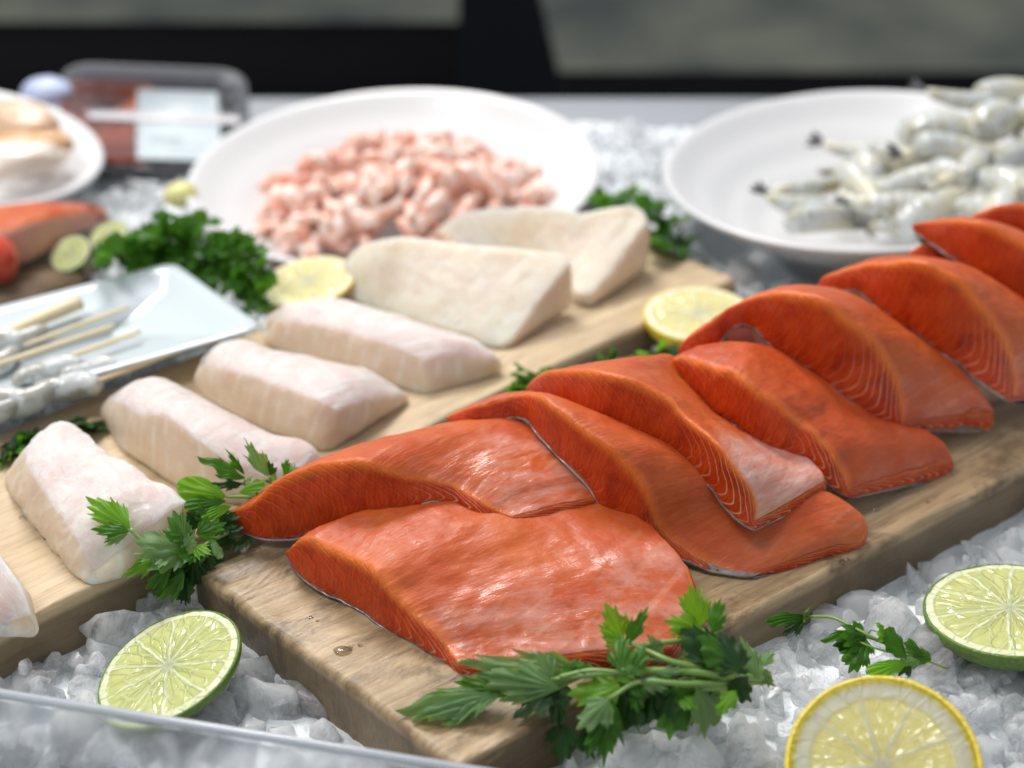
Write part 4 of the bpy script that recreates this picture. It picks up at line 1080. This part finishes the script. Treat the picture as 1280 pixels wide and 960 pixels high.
fs_ = [([(962, 848, .3), (904, 844, 1.4), (830, 838, 1.8), (742, 843, 1.6), (690, 850, 1.2), (626, 866, .7)], .12), ([(950, 845, .4), (855, 831, 1.9), (806, 812, 2.0), (780, 800, 2.0)], .11),
       ([(955, 852, .3), (860, 855, 1.6), (800, 852, 1.7), (762, 874, 1.3)], .11), ([(948, 840, .5), (905, 822, 1.8), (878, 786, 2.2)], .10), ([(960, 842, .3), (880, 832, 1.6), (800, 824, 1.8), (778, 838, 2.0)], .09), ([(940, 853, .4), (900, 860, 1.0), (852, 860, 1.4)], .12),
       ([(800, 808, 2.0), (840, 802, 2.0), (880, 800, 2.0)], .10), ([(700, 846, 1.4), (740, 838, 1.7), (790, 842, 1.8)], .08)]
sprig('parsley_bunch', 'large flat parsley bunch lying over the front corner of the salmon board', front, fs_, (820, 880, -.2), 'parsley garnish')
left = [
 ((163, 661, 1.8), (107, 617, 2.6), 3, dict(spread=40, lobes=5)), ((162, 664, 1.8), (113, 664, 2.0), 0, dict(spread=44)), ((160, 667, 1.8), (130, 684, 1.6), 1, dict(spread=22)),
 ((308, 598, 2.0), (246, 570, 3.0), 0, dict(spread=36)), ((306, 594, 2.0), (282, 560, 3.2), 0, dict(spread=18)), ((304, 604, 1.8), (262, 606, 2.0), 2, NR),
 ((336, 596, 2.0), (304, 546, 3.4), 1, dict(spread=30)), ((338, 594, 2.0), (336, 575, 2.6), 2, W3), ((352, 600, 1.6), (374, 586, 2.4), 1, W3), ((356, 594, 1.8), (361, 574, 2.6), 0, NR), ((345, 600, 1.6), (336, 584, 2.2), 1, W3),
 ((284, 621, 1.7), (221, 606, 2.2), 3, OV), ((298, 616, 1.7), (330, 600, 2.2), 3, OV), ((283, 626, 1.6), (230, 634, 1.8), 0, dict(lobes=1, spread=30)), ((290, 632, 1.5), (252, 648, 1.5), 3, dict(lobes=1, spread=26)), ((312, 622, 1.4), (312, 642, 1.2), 1, dict(lobes=1, spread=34)), ((300, 606, 1.6), (318, 596, 2.0), 1, NR),
 ((228, 680, 1.3), (219, 636, 2.2), 0, W3), ((232, 678, 1.3), (229, 632, 2.4), 1, dict(spread=20)), ((242, 672, 1.2), (209, 671, 1.7), 0, W3), ((245, 668, 1.2), (284, 653, 1.6), 0, D), ((232, 686, 1.0), (168, 678, 1.7), 1, W5), ((214, 690, 1.0), (167, 696, 1.3), 1, W3), ((240, 682, 1.1), (264, 694, 1.2), 3, NR), ((264, 672, 1.1), (276, 698, .8), 1, dict(lobes=1, spread=24)),
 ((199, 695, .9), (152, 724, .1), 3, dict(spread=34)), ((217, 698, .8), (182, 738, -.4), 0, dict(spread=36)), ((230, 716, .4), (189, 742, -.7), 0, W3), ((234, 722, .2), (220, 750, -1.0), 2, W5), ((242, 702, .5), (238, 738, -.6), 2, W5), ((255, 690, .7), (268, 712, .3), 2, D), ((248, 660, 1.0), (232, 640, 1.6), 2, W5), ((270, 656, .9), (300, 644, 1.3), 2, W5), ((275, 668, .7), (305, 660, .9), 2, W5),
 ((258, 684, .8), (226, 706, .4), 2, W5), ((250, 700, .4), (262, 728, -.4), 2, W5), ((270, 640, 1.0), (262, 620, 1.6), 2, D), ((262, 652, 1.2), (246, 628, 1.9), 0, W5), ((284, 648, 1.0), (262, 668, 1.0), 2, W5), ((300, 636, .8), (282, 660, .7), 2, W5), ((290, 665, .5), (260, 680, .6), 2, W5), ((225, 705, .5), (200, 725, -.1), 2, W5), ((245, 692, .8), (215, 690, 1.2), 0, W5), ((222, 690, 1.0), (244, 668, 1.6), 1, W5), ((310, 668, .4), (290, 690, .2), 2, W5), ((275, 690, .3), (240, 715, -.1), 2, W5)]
ls_ = [([(335, 628, .8), (324, 622, 1.5), (300, 621, 1.7), (283, 621, 1.7)], .08), ([(163, 661, 1.8), (177, 675, 1.5), (205, 690, 1.1), (245, 700, .4)], .07), ([(340, 640, .6), (322, 618, 1.5), (306, 598, 2.0)], .07), ([(345, 630, .8), (340, 612, 1.5), (337, 596, 2.0)], .06), ([(320, 650, .4), (280, 668, .8), (240, 690, .8)], .09), ([(332, 600, 1.8), (345, 606, 1.4), (356, 596, 1.8)], .06)]
sprig('parsley_bunch', 'parsley bunch between the boards under the tip of the salmon, at the left', left, ls_, (265, 690, -.5), 'parsley garnish')
right = [
 ((1008, 771, -.2), (958, 776, .2), 0, dict(lobes=1, spread=18)), ((1006, 773, -.2), (978, 794, -.5), 2, NR), ((1004, 770, -.2), (1010, 762, .4), 0, W3),
 ((1086, 792, .2), (1024, 800, .4), 0, dict(spread=24)), ((1084, 797, .1), (1050, 790, .7), 0, W5), ((1084, 800, .1), (1052, 828, -.3), 0, W5), ((1080, 808, 0), (1060, 842, -.6), 0, W3), ((1070, 800, 0), (1040, 808, 0), 2, W3),
 ((1112, 806, .3), (1098, 781, 1.2), 3, dict(lobes=1, spread=40)), ((1134, 824, 0), (1106, 786, 1.0), 0, dict(lobes=1, spread=40, fold=.3)), ((1136, 828, 0), (1082, 840, -.1), 3, dict(lobes=1, spread=28)), ((1156, 824, -.3), (1132, 802, .6), 0, dict(lobes=1, spread=28)), ((1140, 830, -.2), (1118, 842, -.3), 2, W3), ((1150, 826, -.2), (1126, 830, 0), 1, NR), ((1165, 825, -.4), (1135, 812, .2), 0, NR)]
rs_ = [([(1008, 771, -.1), (1040, 772, .3), (1068, 785, .4), (1098, 800, .3), (1155, 824, -.4), (1185, 836, -.8)], .055), ([(1084, 796, .2), (1110, 806, .2), (1140, 818, -.1)], .045), ([(1068, 800, .1), (1100, 812, .1), (1145, 822, -.2)], .04), ([(1084, 798, .1), (1088, 788, .4), (1098, 790, .4)], .03)]
sprig('parsley_sprig', 'thin parsley sprig on the ice next to the right lime half', right, rs_, (1150, 830, -1.2), 'parsley garnish')
rnd = random.Random(5)
def tuft(label, spots, base, nn=4, sz=34, z=.6, name='parsley_sprig', mm=(0, 0, 3, 2)):
    lv = []
    for (x, y_) in spots:
        for k in range(nn):
            a = rnd.uniform(0, 6.28); s_ = rnd.uniform(.6, 1.2) * sz
            lv.append(((x, y_ + 4, z - .3), (x + math.cos(a) * s_, y_ + math.sin(a) * s_ * .55, z + rnd.uniform(.0, 1.0)), rnd.choice(mm), dict(lobes=rnd.choice((3, 5)), spread=rnd.uniform(45, 80), na=41, nr_=4)))
    st_ = [([(*spots[0], z - .3), (spots[0][0] + 20, spots[0][1] + 6, z - .5), (spots[0][0] + 40, spots[0][1] + 12, z - .8)], .06)]
    return sprig(name, label, lv, st_, base, 'parsley garnish')
tuft('small parsley tips peeking out of the gap left of the flap-folded salmon', [(662, 474), (672, 466), (652, 486)], (668, 478, 0), 3, 22, .2)
tuft('small parsley tips in the gap near the lemon half behind the salmon', [(762, 446), (775, 452), (822, 436), (835, 448)], (790, 450, 0), 3, 24, .2)
tuft('blurred parsley between the two big bowls behind the white fish', [(748, 244), (765, 250), (772, 240), (822, 262), (832, 275), (826, 292), (845, 300), (812, 250)], (790, 275, 0), 5, 26, .4)
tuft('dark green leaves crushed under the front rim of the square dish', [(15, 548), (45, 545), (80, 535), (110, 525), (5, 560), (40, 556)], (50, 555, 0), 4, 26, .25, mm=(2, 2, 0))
# curly parsley heap behind the square dish
root = thing('curly_parsley', 'thick heap of curly dark green parsley behind the square dish', 'parsley', P(235, 350, 0), 'parsley garnish')
V, F_, U = [], [], []
for k in range(420):
    a = rnd.uniform(0, math.pi); rr = rnd.random() ** .5
    t = rnd.uniform(-1, 1); x = 232 + t * 98; top = 252 + 40 * abs(t) ** 2.4 + (18 if t < -.4 else 0); bot = 345 + 52 * max(0, t) - 25 * max(0, -t)
    u = rnd.random() ** .8; y_ = top + 14 + (bot - top - 14) * u
    z = 2.9 * (1 - u) + .1 + rnd.uniform(-.3, .3)
    p = P(x, y_, z); d = Vector((rnd.gauss(0, 1) + t * .8, rnd.gauss(0, 1) - .5, rnd.gauss(0, 1) + .6)).normalized() * rnd.uniform(.55, 1.1)
    v, f_, uv = leaflet(p, p + d, spread=85, seed=k, fold=rnd.uniform(-.4, .6), roll=rnd.uniform(-1, 1), lobes=5, na=33, nr_=4, droop=.5)
    b0 = len(V); V += v; F_ += [tuple(i + b0 for i in f) for f in f_]; U += uv
mesh('foliage', V, F_, [LM[0], LM[2], LM[3]], root, midx=[rnd.choice((0, 0, 1)) if i % 96 == 0 else 0 for i in range(len(F_))], uvs={'leaf': U})
mesh('stem', *tube([P(250, 330, .3), P(290, 350, .1), P(315, 372, -.6)], [.2, .2], 10, n=10), STEM, root)

# ------------------------------------------------------------------ small wet details
wt = N('water'); wt.set(Base_Color=(1, 1, 1, 1), Roughness=.02, IOR=1.33, Transmission_Weight=1.0)
for k, (x, y_, r) in enumerate(((428, 814, .30), (436, 811, .16), (512, 858, .12), (388, 772, .10), (397, 776, .08), (450, 806, .08), (1096, 637, .13), (1160, 628, .1), (1054, 702, .14), (1060, 699, .09), (30, 646, .16), (58, 672, .14), (1188, 592, .1))):
    bm = bmesh.new(); bmesh.ops.create_uvsphere(bm, u_segments=20, v_segments=12, radius=r)
    for v in bm.verts: v.co = Vector((v.co.x * (1 + .3 * noise.noise(v.co * 3 + Vector((k, 0, 0)))), v.co.y * .8, v.co.z * .35))
    o = bm_obj('water_drop', bm, wt.m, None, local=True); o.location = P(x, y_, .03) * S
    tag(o, 'tiny clear water drop on the bare wood of a serving board', 'water drop', 'water drops on the boards')

# ------------------------------------------------------------------ counter edge and what lies beyond
def box(name, lo, hi, m, bev=.3):
    bm = bmesh.new(); bmesh.ops.create_cube(bm, size=1)
    for v in bm.verts: v.co = Vector(((lo[0] + hi[0]) / 2 + v.co.x * (hi[0] - lo[0]), (lo[1] + hi[1]) / 2 + v.co.y * (hi[1] - lo[1]), (lo[2] + hi[2]) / 2 + v.co.z * (hi[2] - lo[2])))
    bmesh.ops.bevel(bm, geom=list(bm.edges), offset=bev, segments=3, affect='EDGES')
    return bm_obj(name, bm, m)
yb = P(640, 121, -4).y
tag(box('counter_ledge', (-90, 90.5, -14), (90, yb, -4), plain('grey_coated_metal', (.34, .36, .39), .6, 0, 0, 30, .06)), kind='structure')
tag(box('counter_body', (-90, 18.5, -60), (90, 90, -13), plain('counter_white', (.5, .5, .5), .5)), kind='structure')
blk = plain('black_paint', (.006, .006, .007), 1.0, var=.2, Specular_IOR_Level=.0)
tag(box('dark_cabinet', (-160, 150, -95), (-3, 175, PY(300, 26, 175).z), blk), 'black cabinet behind the stall, left of the dark post', 'cabinet')
tag(box('dark_cabinet', (3, 150, -95), (160, 175, PY(900, 88, 175).z), blk), 'lower black cabinet behind the stall, right of the dark post', 'cabinet')
pa, pb = PY(640, 130, 148), PY(618, -60, 148)
bm = bmesh.new(); vv = []
for p, w_ in ((pa, 5.6), (pb, 3.4)):
    for sx, sy in ((-1, -1), (1, -1), (1, 1), (-1, 1)): vv.append(bm.verts.new(p + Vector((sx * w_, sy * 2, 0))))
for f in ((3, 2, 1, 0), (4, 5, 6, 7), (0, 1, 5, 4), (1, 2, 6, 5), (2, 3, 7, 6), (3, 0, 4, 7)): bm.faces.new([vv[i] for i in f])
tag(bm_obj('canopy_post', bm, plain('post_black', (.010, .012, .016), .8, Specular_IOR_Level=.1), smooth=False), 'slanted black post of the stall rising between two dark cabinets', 'post')
n = N('pavement'); w = n.coord()
gx = n.sep(w)[0]
base = n.mix(n.ramp(n.noise(w, 2.2, 5, .65), [(.35, 0), (.65, 1)]), (.075, .088, .08), (.25, .25, .18))
n.set(Base_Color=base, Roughness=.8)
bm = bmesh.new(); bmesh.ops.create_grid(bm, x_segments=4, y_segments=4, size=3000)
for v in bm.verts: v.co.z = -95.5; v.co.y += 1500
tag(bm_obj('ground', bm, n.m), kind='structure')
